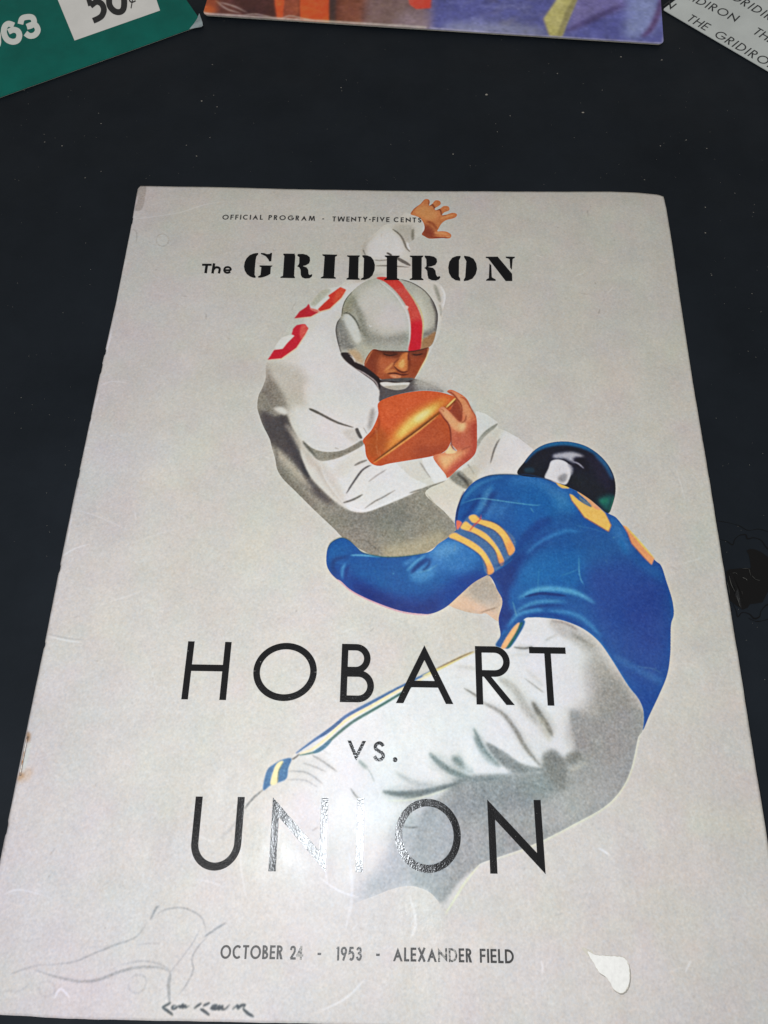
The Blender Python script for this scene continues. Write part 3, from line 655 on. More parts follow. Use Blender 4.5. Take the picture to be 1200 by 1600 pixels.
# richer, more teal blue and browner orange ink, then the crispness of a screened print
bl_ = cv.c[..., 2] - cv.c[..., 0]; kb = np.clip((bl_ - .12) / .25, 0, 1)[..., None]
cv.c *= 1 - kb * np.array([.25, .04, .10], np.float32)
og = cv.c[..., 0] - cv.c[..., 2]; ko = np.clip((og - .15) / .25, 0, 1) * np.clip(1.6 - cv.c[..., 1] * 2.2, 0, 1); ko = ko[..., None]
cv.c *= 1 - ko * np.array([.05, .02, .0], np.float32)
sharp = np.stack([cv.c[..., k] - blur(cv.c[..., k].astype(np.float64), 2.6) for k in range(3)], -1)
cv.c += (0.27 * sharp).astype(np.float32)
wide = np.stack([cv.c[..., k] - blur(cv.c[..., k].astype(np.float64), 14) for k in range(3)], -1)
cv.c += (0.09 * wide).astype(np.float32); del sharp, wide
cv.c = np.where(cv.c > .80, .80 + (cv.c - .80) * .5, cv.c)
# print grain and slow colour drift of old paper
Hc, Wc = cv.H, cv.W
lum = cv.c.mean(2)
g1 = blur(rng.standard_normal((Hc, Wc)), 0.9); g1 /= g1.std()
g2 = rng.standard_normal((Hc, Wc))
sat = cv.c.max(2) - cv.c.min(2)
amp = 0.008 + 0.022 * np.clip(1 - np.abs(lum - 0.48) / 0.3, 0, 1) * np.clip(1.15 - sat * 2.2, .45, 1)
cv.c += (g1 * amp)[..., None] + (g2 * 0.010)[..., None]
sp = rng.random((Hc, Wc)); spk = blur((sp > .9985).astype(float), .6) - blur((sp < .0009).astype(float), .6)
cv.c += (spk * .22)[..., None].astype(np.float32)
for ch_, s_ in ((0, 1.0), (1, -.8), (2, .6)):
    cv.c[..., ch_] += (s_ * 0.005 * noise2(Hc, Wc, 90) + s_ * 0.003 * noise2(Hc, Wc, 34)).astype(np.float32)
cv.c += (0.006 * noise2(Hc, Wc, 150) + 0.005 * noise2(Hc, Wc, 50) + 0.003 * noise2(Hc, Wc, 12))[..., None].astype(np.float32)
# cool light painted into the paper colour: bluer along the spine and the foot
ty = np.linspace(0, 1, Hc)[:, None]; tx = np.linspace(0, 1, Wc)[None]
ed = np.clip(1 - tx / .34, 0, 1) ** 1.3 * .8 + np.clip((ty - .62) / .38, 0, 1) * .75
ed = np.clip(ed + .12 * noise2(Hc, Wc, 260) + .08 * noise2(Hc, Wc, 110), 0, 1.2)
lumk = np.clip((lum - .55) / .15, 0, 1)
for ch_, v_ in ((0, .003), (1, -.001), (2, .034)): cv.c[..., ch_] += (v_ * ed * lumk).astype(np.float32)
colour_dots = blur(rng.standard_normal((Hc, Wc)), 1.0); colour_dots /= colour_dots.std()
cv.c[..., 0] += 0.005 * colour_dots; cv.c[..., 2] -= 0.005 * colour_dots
GAIN = 1.12
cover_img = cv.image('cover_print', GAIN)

# figure areas of the print, used to cut the sheet into its printed parts
def upto(*ms):
    f = np.zeros((Hc, Wc), np.float32)
    for m in ms:
        f = np.maximum(f, cv.full(m) if isinstance(m, Mask) else m)
    return f
fig_b = upto(tor, arm, h2, kn, (cpf > .25).astype(np.float32))
fig_a = upto(sleeve, hand, torso, forearm, thigh, hip, far, hel, face, ball, hnd) * (1 - (fig_b > .5))

# ---------------------------------------------------------------- materials
def mat(name):
    m = bpy.data.materials.new(name); m.use_nodes = True
    nt = m.node_tree; return m, nt, nt.nodes['Principled BSDF']
def nod(nt, typ, **kw):
    n = nt.nodes.new(typ)
    for k, v in kw.items():
        if k in n.inputs: n.inputs[k].default_value = v
        else: setattr(n, k, v)
    return n
def bump_of(nt, b, layers):
    """stack of noise bumps: (scale, detail, distance, strength)"""
    tc = nod(nt, 'ShaderNodeTexCoord'); prev = None
    for s_, dt, dist, stg in layers:
        n = nod(nt, 'ShaderNodeTexNoise', Scale=s_, Detail=dt); nt.links.new(tc.outputs['Object'], n.inputs['Vector'])
        bp = nod(nt, 'ShaderNodeBump', Strength=stg, Distance=dist); nt.links.new(n.outputs['Fac'], bp.inputs['Height'])
        if prev: nt.links.new(prev.outputs[0], bp.inputs['Normal'])
        prev = bp
    nt.links.new(prev.outputs[0], b.inputs['Normal'])
    return tc
def rough_of(nt, b, tc, scale, lo, hi):
    n = nod(nt, 'ShaderNodeTexNoise', Scale=scale, Detail=4.0); nt.links.new(tc.outputs['Object'], n.inputs['Vector'])
    r = nod(nt, 'ShaderNodeMapRange'); r.inputs[1].default_value = .3; r.inputs[2].default_value = .7; r.inputs[3].default_value = lo; r.inputs[4].default_value = hi
    nt.links.new(n.outputs['Fac'], r.inputs[0]); nt.links.new(r.outputs[0], b.inputs['Roughness'])

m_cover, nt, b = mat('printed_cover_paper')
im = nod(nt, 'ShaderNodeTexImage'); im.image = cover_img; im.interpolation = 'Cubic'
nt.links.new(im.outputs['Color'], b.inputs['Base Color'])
tc = bump_of(nt, b, [(34, 3, .0009, .45), (170, 4, .00026, .55), (1900, 2, .00003, .55)])
rough_of(nt, b, tc, 42, .34, .58)
b.inputs['Specular IOR Level'].default_value = .44

def ripple(nt, b, dist, strength):
    tc = nod(nt, 'ShaderNodeTexCoord'); mp = nod(nt, 'ShaderNodeMapping'); mp.inputs['Scale'].default_value = (1, .32, 1)
    nt.links.new(tc.outputs['Object'], mp.inputs['Vector'])
    n = nod(nt, 'ShaderNodeTexNoise', Scale=75.0, Detail=3.0); nt.links.new(mp.outputs[0], n.inputs['Vector'])
    bp = nod(nt, 'ShaderNodeBump', Strength=strength, Distance=dist); nt.links.new(n.outputs['Fac'], bp.inputs['Height'])
    first = next(x for x in nt.nodes if x.type == 'BUMP' and not x.inputs['Normal'].is_linked and x != bp)
    nt.links.new(bp.outputs[0], first.inputs['Normal'])
def plain(name, col, rough=.6, layers=((300, 3, .0001, .3),), spec=.4, var=0.0, vscale=80, col2=None):
    m, nt, b = mat(name)
    tc = bump_of(nt, b, list(layers))
    if var > 0 or col2:
        n = nod(nt, 'ShaderNodeTexNoise', Scale=vscale, Detail=6.0, Roughness=.6); nt.links.new(tc.outputs['Object'], n.inputs['Vector'])
        rp = nod(nt, 'ShaderNodeMapRange'); rp.inputs[1].default_value = .35; rp.inputs[2].default_value = .65
        nt.links.new(n.outputs['Fac'], rp.inputs[0])
        mx = nod(nt, 'ShaderNodeMix'); mx.data_type = 'RGBA'
        nt.links.new(rp.outputs[0], mx.inputs[0])
        c2 = col2 or tuple(c * (1 - var) for c in col)
        mx.inputs[6].default_value = (*col, 1); mx.inputs[7].default_value = (*c2, 1)
        nt.links.new(mx.outputs[2], b.inputs['Base Color'])
    else: b.inputs['Base Color'].default_value = (*col, 1)
    b.inputs['Roughness'].default_value = rough; b.inputs['Specular IOR Level'].default_value = spec
    return m
ripple(m_cover.node_tree, m_cover.node_tree.nodes['Principled BSDF'], .0011, .6)
def ink(name, rough, speck, col=(.011, .011, .013), spec=.6):
    m, nt, b = mat(name)
    tc = bump_of(nt, b, [(28, 2, .0006, .35), (160, 3, .00010, .4), (2600, 2, .000048, .85)])
    n = nod(nt, 'ShaderNodeTexNoise', Scale=1500.0, Detail=3.0); nt.links.new(tc.outputs['Object'], n.inputs['Vector'])
    r = nod(nt, 'ShaderNodeMapRange'); r.inputs[1].default_value = speck; r.inputs[2].default_value = speck + .05
    nt.links.new(n.outputs['Fac'], r.inputs[0])
    mx = nod(nt, 'ShaderNodeMix'); mx.data_type = 'RGBA'; nt.links.new(r.outputs[0], mx.inputs[0])
    mx.inputs[6].default_value = (*col, 1); mx.inputs[7].default_value = (.3, .29, .27, 1)
    nt.links.new(mx.outputs[2], b.inputs['Base Color'])
    b.inputs['Roughness'].default_value = rough; b.inputs['Specular IOR Level'].default_value = spec
    ripple(nt, b, .0006, .6)
    return m
m_ink = ink('black_gloss_ink', .175, .72, (.007, .007, .008), .46)
m_ink_small = ink('black_small_ink', .30, .78, (.035, .034, .034), .5)
m_ink_bold = ink('black_title_ink', .30, .80, (.004, .004, .005), .25)
m_page = plain('page_edge_paper', (.55, .52, .45), .8, var=.25, vscale=400)
m_core = plain('torn_paper_core', (.88, .87, .83), .85, ((500, 4, .0003, .8),), .3, .08, 900)
m_core_edge = plain('torn_paper_edge', (.33, .31, .28), .9)
m_staple = plain('rusty_staple_steel', (.42, .41, .38), .45, spec=.6, var=.4, vscale=500, col2=(.22, .10, .04))
m_staple.node_tree.nodes['Principled BSDF'].inputs['Metallic'].default_value = .6

# ---------------------------------------------------------------- object helpers
def link(o, parent=None, **props):
    COL.objects.link(o)
    if parent is not None: o.parent = parent
    for k, v in props.items(): o[k] = v
    return o
def mesh_obj(name, verts, faces, m, parent=None, smooth=False, **props):
    me = bpy.data.meshes.new(name); me.from_pydata([tuple(map(float, v)) for v in verts], [], faces); me.update()
    if m: me.materials.append(m)
    if smooth: me.polygons.foreach_set('use_smooth', [True] * len(me.polygons))
    return link(bpy.data.objects.new(name, me), parent, **props)
def empty(name, loc, **props):
    o = bpy.data.objects.new(name, None); o.location = loc; o.empty_display_size = .02
    return link(o, None, **props)
def polys_mesh(name, polys, z, m, parent, loc, zf=None, **props):
    """flat ink: polygons (N,2) in world metres, each a micron above the last"""
    V, Fs = [], []
    for k, p in enumerate(polys):
        p = np.asarray(p); base = len(V)
        tri = tessellate_polygon([[Vector((float(x), float(y), 0)) for x, y in p]])
        for x, y in p:
            V.append((x - loc[0], y - loc[1], (zf(x, y) if zf else 0) + z + k * 1.2e-6 - loc[2]))
        for t in tri:
            a, b_, c_ = [p[i] for i in t]
            cr = (b_[0] - a[0]) * (c_[1] - a[1]) - (b_[1] - a[1]) * (c_[0] - a[0])
            if abs(cr) < 1e-14: continue
            Fs.append([base + i for i in (t if cr > 0 else t[::-1])])
    return mesh_obj(name, V, Fs, m, parent, **props)
def slab(name, outline, z0, z1, m, parent, loc, **props):
    """closed sheet with thickness, outline (N,2) counter-clockwise in world metres"""
    n = len(outline)
    V = [(x - loc[0], y - loc[1], z0 - loc[2]) for x, y in outline] + [(x - loc[0], y - loc[1], z1 - loc[2]) for x, y in outline]
    Fs = [list(range(n))[::-1], list(range(n, 2 * n))] + [[i, (i + 1) % n, n + (i + 1) % n, n + i] for i in range(n)]
    return mesh_obj(name, V, Fs, m, parent, **props)
def ccw(p):
    p = np.asarray(p); a = np.sum(p[:, 0] * np.roll(p[:, 1], -1) - np.roll(p[:, 0], -1) * p[:, 1])
    return p if a > 0 else p[::-1]
def wp(crop, txt, z=ZC, sm=False, closed=True):
    p = parse(crop, txt)
    if sm: p = crom(p, closed)
    return toplane(p[:, 0], p[:, 1], z)[:, :2]

# ---------------------------------------------------------------- table
m_table, nt, b = mat('black_vinyl_table')
tc = bump_of(nt, b, [(14, 3, .0015, .25), (120, 5, .00025, .35), (1400, 3, .00006, .5)])
n = nod(nt, 'ShaderNodeTexNoise', Scale=22.0, Detail=8.0, Roughness=.65); nt.links.new(tc.outputs['Object'], n.inputs['Vector'])
rp = nod(nt, 'ShaderNodeValToRGB'); rp.color_ramp.elements[0].position = .3; rp.color_ramp.elements[1].position = .75
rp.color_ramp.elements[0].color = (.0072, .0102, .0140, 1); rp.color_ramp.elements[1].color = (.0125, .0168, .0225, 1)
nt.links.new(n.outputs['Fac'], rp.inputs[0]); nt.links.new(rp.outputs[0], b.inputs['Base Color'])
rough_of(nt, b, tc, 35, .40, .70)
b.inputs['Specular IOR Level'].default_value = .13
table = slab('table_top', [(-.6, -.45), (.6, -.45), (.6, .75), (-.6, .75)], -.025, 0, m_table, None, (0, 0, 0), kind='structure')

# peeled patch at the right, with the lifted rings of film round it
TP = (1000, 750, 5.333)
m_peel = plain('bare_glossy_black', (.0016, .0016, .0020), .28, ((60, 4, .0008, .6), (500, 4, .0002, .7)), .35)
m_ring = plain('lifted_black_film', (.0018, .0022, .003), .25, ((200, 4, .0002, .5),), .3)
peel = polys_mesh('peeled_patch', [ccw(wp(TP, "716,762 745,745 820,738 922,735 918,690 905,625 885,590 915,575 960,580 1010,602 1070,645 1130,700 1150,790 1090,880 1050,960 1020,1020 965,1030 915,1035 895,1065 855,1082 828,1065 750,1008 730,900", 0, False))], .00012, m_peel, table, (0, 0, 0))
rings = []
for t, w_ in (("660,495 720,510 770,540 790,495 830,462 880,458 895,490 950,482 1010,505 1050,560 1100,600 1180,620", 1.2), ("770,1020 800,1090 815,1140 850,1105 910,1118 950,1155 995,1140 1010,1090 1060,1040 1120,1060 1180,1040", 1.3), ("560,330 700,350 820,380 900,420 1000,410 1100,450", .7), ("900,1150 980,1180 1100,1150", .8)):
    q = band(crom(parse(TP, t), False), [w_ * .2, w_ * 1.6, w_ * .8, w_ * 2.2, w_, w_ * 1.8, w_ * .2])
    rings.append(ccw(toplane(q[:, 0], q[:, 1], 0)[:, :2]))
polys_mesh('lifted_film_edge', rings, .00010, m_ring, table, (0, 0, 0))
# ridge of the tear: a thin raised fold with scraped light edges
m_scr = plain('scraped_edge', (.10, .10, .09), .5)
scr = []
for t, w_ in (("738,800 760,880 800,960 832,1068", .7), ("930,800 960,830 1000,840", .35), ("1040,700 1060,740", .4), ("880,960 900,1000", .3), ("765,780 790,775 810,790", .4), ("720,850 735,900 742,960", .4), ("850,740 900,745 918,800", .35), ("850,815 875,825 890,838", .9), ("905,740 912,775", .5), ("845,930 850,955", .7), ("780,990 810,1020", .3), ("960,860 970,890", .3), ("1010,760 1020,770", .4), ("830,760 870,790", .3)):
    q = band(crom(parse(TP, t), False), [w_ * .3, w_, w_ * .4, w_, w_ * .2]); scr.append(ccw(toplane(q[:, 0], q[:, 1], 0)[:, :2]))
polys_mesh('scraped_flake', scr, .00035, m_scr, table, (0, 0, 0))
rd = wp(TP, "742,750 760,748 800,850 850,960 870,1070 845,1075 790,960 755,860", 0)
rv = [(x, y, .00014) for x, y in ccw(rd)]; cx_, cy_ = np.mean(rd, 0)
mesh_obj('torn_ridge', rv + [(cx_, cy_, .0012)], [[i, (i + 1) % len(rv), len(rv)] for i in range(len(rv))], m_peel, table)

# dust
m_dust = plain('pale_dust', (.30, .28, .24), .9)
V, Fs = [], []
def speck(px, py, r):
    c0 = toplane(px, py, 0); n_ = 5; b0 = len(V); a0 = rng.uniform(0, 6.28); e = rng.uniform(.4, 1)
    for k in range(n_):
        a = a0 + k * 2 * math.pi / n_ + rng.uniform(-.3, .3); rr = r * rng.uniform(.6, 1.2)
        x_, y_ = rr * math.cos(a), rr * e * math.sin(a); V.append((c0[0] + x_, c0[1] + y_, .00002 + r * .1))
    V.append((c0[0], c0[1], r * .7)); Fs.extend([[b0 + k, b0 + (k + 1) % n_, b0 + n_] for k in range(n_)])
for x, y, r in ((332, 101, .28), (315, 158, .42), (334, 149, .26), (339, 167, .26), (154, 177, .22), (158, 193, .22), (69, 210, .2), (70, 222, .26), (97, 228, .3), (307, 244, .3), (291, 227, .22), (133, 278, .22), (158, 268, .18), (328, 215, .2),
                (760, 148, .55), (911, 176, .55), (970, 89, .42), (1034, 94, .42), (871, 115, .3), (941, 141, .25), (708, 241, .42), (797, 181, .25), (1072, 219, .36), (1032, 228, .28), (1104, 232, .28), (1102, 324, .3), (1102, 364, .36), (1112, 430, .22), (1175, 459, .24),
                (533, 137, .25), (534, 142, .22), (541, 125, .2), (1007, 281, .25), (777, 206, .22), (1148, 302, .26), (1177, 332, .22)):
    speck(x, y, r * .0011)
for k in range(260):
    x, y = (rng.uniform(0, 1200), rng.uniform(30, 290)) if k % 3 else ((rng.uniform(1110, 1200), rng.uniform(300, 1100)) if k % 2 else (rng.uniform(0, 150), rng.uniform(300, 900)))
    speck(x, y, rng.uniform(.00006, .00016))
mesh_obj('table_dust', V, Fs, m_dust, None, kind='stuff', label='pale dust specks scattered over the black table', category='dust')

# ---------------------------------------------------------------- the programme
prog = empty('football_program', (0, 0, 0), label='worn grey 1953 football program showing two players, flat on the black table', category='program')
def zsurf(x, y):
    z = ZC + .00016 * np.sin(x * 46 + 1.0 + y * 9) * np.sin(y * 34 + .5) + .00006 * np.sin(x * 120 + y * 70)
    z = z - .0005 * np.clip((x - .083) / .022, 0, 1) ** 2 * np.clip((y - .06) / .08, 0, 1)      # top right corner droops
    z = z - .0004 * np.clip((y - .132) / .008, 0, 1) ** 2
    z = z - .0008 * np.clip((-.1035 - x) / .0016, 0, 1) ** 2                                       # rounded spine
    return z
def edge(txt): 
    p = parse(PH, txt); return toplane(p[:, 0], p[:, 1], ZC)[:, :2]
Lf = edge("214.5,293 209,330 203,365 182,470 160,565 129,710 99,850 68,1010 36,1160 8,1300 -22,1450 -52,1582")
Rt = edge("1038,304 1042,325 1050,375 1063,468 1083,600 1108,748 1132,895 1156.5,1048 1177,1180 1197,1300 1222,1460 1247,1622")
Tp = edge("214.5,293 219,289.5 300,291 450,294 600,296.5 800,298.5 950,298.5 1000,299.5 1030,301.5 1038,304")
Bt = edge("-52,1582 100,1591.5 300,1596 500,1600 800,1610 1100,1619 1247,1622")
def resamp(p, n):
    d = np.r_[0, np.cumsum(np.linalg.norm(np.diff(p, axis=0), axis=1))]; t = np.linspace(0, d[-1], n)
    return np.stack([np.interp(t, d, p[:, 0]), np.interp(t, d, p[:, 1])], 1)
NS, NT = 270, 360
lf, rt, tp, bt = resamp(Lf, NT), resamp(Rt, NT), resamp(Tp, NS), resamp(Bt, NS)
# the real edges are slightly ragged
for e_, ax in ((lf, 0), (rt, 0), (tp, 1), (bt, 1)):
    j = rng.standard_normal(len(e_)); j = np.convolve(j, np.ones(5) / 5, 'same') * .00005; j[:3] = 0; j[-3:] = 0; e_[:, ax] += j
for y_, d_, n_ in ((.06, .0003, 4), (.28, .0004, 3), (.30, .0003, 5), (.38, .0002, 2), (.45, .0003, 4), (.57, .0004, 3), (.66, .0003, 2), (.84, .0003, 4)):
    k = int(y_ * NT); lf[k:k + n_, 0] += d_

S = np.linspace(0, 1, NS)[None, :, None]; T = np.linspace(0, 1, NT)[:, None, None]
P = (1 - S) * lf[:, None] + S * rt[:, None] + (1 - T) * tp[None] + T * bt[None] - ((1 - S) * (1 - T) * lf[0] + S * (1 - T) * rt[0] + (1 - S) * T * lf[-1] + S * T * rt[-1])
Z = zsurf(P[..., 0], P[..., 1])
Vg = np.concatenate([P, Z[..., None]], 2).reshape(-1, 3)
ii, jj = np.mgrid[0:NT - 1, 0:NS - 1]
q0 = ii * NS + jj
quads = np.stack([q0, q0 + NS, q0 + NS + 1, q0 + 1], -1).reshape(-1, 4)
cen = Vg[quads].mean(1)
cxp = np.clip(((cen[:, 0] - cv.x0) * cv.ppm).astype(int), 0, Wc - 1); cyp = np.clip(((cv.y1 - cen[:, 1]) * cv.ppm).astype(int), 0, Hc - 1)
sel_b = fig_b[cyp, cxp] > .5; sel_a = (fig_a[cyp, cxp] > .5) & ~sel_b
def sheet(name, sel, skirt=False, **props):
    q = quads[sel]; used, inv = np.unique(q, return_inverse=True); v = Vg[used]; f = inv.reshape(-1, 4).tolist()
    n_top = len(f); v = v.tolist()
    if skirt:
        idx = {int(u): k for k, u in enumerate(used)}
        ring = [j for j in range(NS)] + [i * NS + NS - 1 for i in range(1, NT)] + [(NT - 1) * NS + j for j in range(NS - 2, -1, -1)] + [i * NS for i in range(NT - 2, 0, -1)]
        b0 = len(v)
        for r_ in ring: v.append([*(Vg[r_][:2]), max(Vg[r_][2] - .00035, .0006)])
        nr = len(ring)
        f += [[idx[ring[k]], idx[ring[(k + 1) % nr]], b0 + (k + 1) % nr, b0 + k] for k in range(nr)]
    me = bpy.data.meshes.new(name); me.from_pydata(v, [], f); me.update()
    me.materials.append(m_cover)
    if skirt:
        me.materials.append(m_page)
        me.polygons.foreach_set('material_index', [0] * n_top + [1] * (len(f) - n_top))
    uv = me.uv_layers.new(name='UVMap'); li = np.empty(len(me.loops), np.int32); me.loops.foreach_get('vertex_index', li)
    vv = np.array(v)[li]
    uv.data.foreach_set('uv', np.stack([(vv[:, 0] - cv.x0) / (cv.x1 - cv.x0), (vv[:, 1] - cv.y0) / (cv.y1 - cv.y0)], 1).ravel())
    me.polygons.foreach_set('use_smooth', [True] * n_top + [False] * (len(f) - n_top))
    return link(bpy.data.objects.new(name, me), prog, **props)
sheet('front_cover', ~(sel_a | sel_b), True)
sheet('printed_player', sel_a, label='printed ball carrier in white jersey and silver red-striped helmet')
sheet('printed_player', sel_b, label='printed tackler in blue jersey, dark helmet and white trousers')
# inner leaves and back cover under it
def inset(dx0, dx1, dy0, dy1):
    c4 = np.array([lf[0], rt[0], rt[-1], lf[-1]])
    return ccw(c4 + np.array([[dx0, -dy1], [-dx1, -dy1], [-dx1, dy0], [dx0, dy0]]))
slab('back_cover', inset(.0003, .0005, .0004, .0011), .00002, .00028, m_page, prog, (0, 0, 0))
for k in range(5):
    z0 = .00030 + k * .00018
    slab('inner_leaf', inset(.0004 + .00005 * k, .0007 - .0001 * k + .0002 * (k % 2), .0006, .0012), z0, z0 + .00015, m_page, prog, (0, 0, 0))
# staple on the spine
a_ = toplane(43.0, 1152.0, ZC); b_ = toplane(31.5, 1211.0, ZC)
cu = bpy.data.meshes.new('staple'); bm = bmesh.new()
def tube(bm, pts, r, n=8):
    rings_ = []
    for i, p in enumerate(pts):
        t = Vector(pts[min(i + 1, len(pts) - 1)]) - Vector(pts[max(i - 1, 0)]); t.normalize()
        u = t.cross(Vector((0, 0, 1))); 
        if u.length < 1e-3: u = t.cross(Vector((0, 1, 0)))
        u.normalize(); v_ = t.cross(u)
        rings_.append([bm.verts.new(Vector(p) + r * (math.cos(k * 2 * math.pi / n) * u + math.sin(k * 2 * math.pi / n) * v_)) for k in range(n)])
    for a, b2 in zip(rings_[:-1], rings_[1:]):
        for k in range(n): bm.faces.new([a[k], a[(k + 1) % n], b2[(k + 1) % n], b2[k]])
    bm.faces.new(rings_[0][::-1]); bm.faces.new(rings_[-1])
tube(bm, [(a_[0] + .0006, a_[1] + .0001, .0012), (a_[0], a_[1], .0020), (a_[0] - .00005, a_[1] - .0004, .0021), (b_[0] - .00005, b_[1] + .0004, .0021), (b_[0], b_[1], .0020), (b_[0] + .0006, b_[1] - .0001, .0012)], .00024)
bm.to_mesh(cu); bm.free(); cu.materials.append(m_staple)
link(bpy.data.objects.new('staple', cu), prog)
# torn spot, lower right: bare paper core with a curled dark lip
TR = (800, 1300, 3)
def ragged(p, a):
    c_ = p.mean(0); n_ = len(p); j = rng.standard_normal(n_) ; j = (j + np.roll(j, 1)) * .5
    d_ = (p - c_) / np.linalg.norm(p - c_, axis=1)[:, None]; return p + d_ * (j * a)[:, None]
torn = ccw(wp(TR, "352,556 385,573 430,578 470,580 505,582 532,592 547,620 553,655 552,695 542,732 528,750 512,757 492,750 474,736 462,712 440,680 412,662 398,645 378,608 362,585", ZC, True))
rim = ragged(torn + np.array([.00022, -.00028]) , .00005)
m_tan = plain('torn_paper_tan_ply', (.70, .66, .57), .9, ((900, 3, .0001, .6),), .3, .2, 700)
ply = ccw(wp(TR, "326,540 352,548 378,560 376,580 360,582 340,565", ZC, True))
lit = ragged(torn.mean(0) + (torn - torn.mean(0)) * .97, .00008)
polys_mesh('torn_lip', [rim], .00004, m_core_edge, prog, (0, 0, 0), zf=zsurf)
polys_mesh('torn_ply', [ply], .00005, m_tan, prog, (0, 0, 0), zf=zsurf)
polys_mesh('torn_ply', [ragged(torn, .00005)], .00007, m_tan, prog, (0, 0, 0), zf=zsurf)
polys_mesh('torn_spot', [lit], .00011, m_core, prog, (0, 0, 0), zf=zsurf, label='bare white patch where the cover paper tore away')

# ---------------------------------------------------------------- lettering
def arc(cx, cy, rx, ry, a0, a1, n=28):
    t = np.radians(np.linspace(a0, a1, n)); return np.stack([cx + rx * np.cos(t), cy + ry * np.sin(t)], 1)
def glyph(ch, W, H, w):
    """geometric sans letters as polygons in a W x H box, stroke w"""
    h = w / 2; R_ = lambda x0, y0, x1, y1: np.array([(x0, y0), (x1, y0), (x1, y1), (x0, y1)])
    def bowl(y0, y1, Wb):
        r = (y1 - y0) / 2 - h; xs = max(w, Wb - h - r)
        return band(np.r_[[[h, y0 + h]], arc(xs, (y0 + y1) / 2, Wb - h - xs, r, -90, 90, 20), [[h, y1 - h]]], w)
    if ch in '-': return [R_(0, .36 * H, W, .36 * H + w)]
    if ch == '.': return [arc(W / 2, W / 2, W / 2, W / 2, 0, 345, 20)]
    if ch == 'I': return [R_(0, 0, w, H)]
    if ch == 'H': return [R_(0, 0, w, H), R_(W - w, 0, W, H), R_(w, .5 * H - h + .04 * H, W - w, .5 * H + h + .04 * H)]
    if ch == 'T': return [R_(0, H - w, W, H), R_(W / 2 - h, 0, W / 2 + h, H - w)]
    if ch == 'L': return [R_(0, 0, w, H), R_(w, 0, W, w)]
    if ch in 'EF':
        p = [R_(0, 0, w, H), R_(w, H - w, W, H), R_(w, .5 * H - h, W * .93, .5 * H + h)]
        return p + ([R_(w, 0, W, w)] if ch == 'E' else [])
    if ch == 'O': return [band(arc(W / 2, H / 2, W / 2 - h, H / 2 - h, 0, 180, 40), w), band(arc(W / 2, H / 2, W / 2 - h, H / 2 - h, 180, 360, 40), w)]
    if ch == 'C': return [band(arc(H / 2, H / 2, H / 2 - h, H / 2 - h, 45, 315, 40) * [W / (.86 * H), 1] if False else np.clip(arc(W * .56, H / 2, W * .56 - h, H / 2 - h, 48, 312, 40), 0, 9), w)]
    if ch == 'G': return [band(np.r_[arc(W * .53, H / 2, W * .53 - h, H / 2 - h, 45, 352, 44), [[W * .53 + (W * .53 - h), H / 2 - h * .2]], [[W * .55, H / 2 - h * .2]]], w)]
    if ch == 'D': return [R_(0, 0, w, H), bowl(0, H, W)]
    if ch == 'P': return [R_(0, 0, w, H), bowl(.45 * H, H, W)]
    if ch == 'R':
        k = w * 1.25
        return [R_(0, 0, w, H), bowl(.47 * H, H, W * .92), np.array([(w, .50 * H), (w + k * .9, .50 * H), (W, 0), (W - k, 0)])]
    if ch == 'B': return [R_(0, 0, w, H), bowl(.51 * H - h * .4, H, W * .88), bowl(0, .51 * H + h * .6, W)]
    if ch == 'A' or ch in 'Vv':
        s_ = H / (W / 2); wx = w * math.sqrt(1 + s_ * s_) / s_
        a = [np.array([(0, 0), (wx, 0), (W / 2, H - wx * s_), (W / 2, H)]), np.array([(W, 0), (W / 2, H), (W / 2, H - wx * s_), (W - wx, 0)])]
        if ch == 'A':
            y0, y1 = .27 * H, .27 * H + w; f = lambda y: y / s_ + wx * .6
            a.append(np.array([(f(y0), y0), (W - f(y0), y0), (W - f(y1), y1), (f(y1), y1)])); return a
        return [q * [1, -1] + [0, H] for q in a]
    if ch == 'N':
        k = H / W; d = w * math.sqrt(1 + k * k)
        return [np.array([(0, 0), (w, 0), (w, H - w * k), (0, H)]), np.array([(W, H), (W - w, H), (W - w, w * k), (W, 0)]), np.array([(0, H), (0, H - d), (W, 0), (W, d)])]
    if ch in 'MW':
        a = [np.array([(0, 0), (w, 0), (.19 * W + w * .6, H), (.19 * W - w * .4, H)]), np.array([(W, 0), (W - w, 0), (W - .19 * W - w * .6, H), (W - .19 * W + w * .4, H)]),
             np.array([(.19 * W - w * .4, H), (.19 * W + w * .8, H), (W / 2 + h, .05 * H), (W / 2 - h * .8, 0)]), np.array([(W - .19 * W + w * .4, H), (W - .19 * W - w * .8, H), (W / 2 - h, .05 * H), (W / 2 + h * .8, 0)])]
        return a if ch == 'M' else [q * [1, -1] + [0, H] for q in a]
    if ch == 'U': return [band(np.r_[[[h, H]], arc(W / 2, W / 2, W / 2 - h, W / 2 - h, 180, 360, 30), [[W - h, H]]], w)]
    if ch == 'X': return [band([(h, 0), (W - h, H)], w * 1.1), band([(W - h, 0), (h, H)], w * 1.1)]
    if ch == 'Y': return [band([(W / 2, 0), (W / 2, .48 * H)], w), band([(W / 2, .44 * H), (h, H)], w * 1.05), band([(W / 2, .44 * H), (W - h, H)], w * 1.05)]
    if ch in 'Ss':
        p = np.array([(.93, .82), (.72, .96), (.45, 1.0), (.15, .90), (.08, .74), (.22, .60), (.50, .52), (.80, .42), (.95, .26), (.82, .08), (.50, 0), (.22, .06), (.02, .22)])
        return [band(crom(p * [W - w, H - w] + [h, h], False), w)]
    if ch == '1': return [R_(W - w, 0, W, H), band([(W - w, H - h), (0 + h, H * .82)], w)]
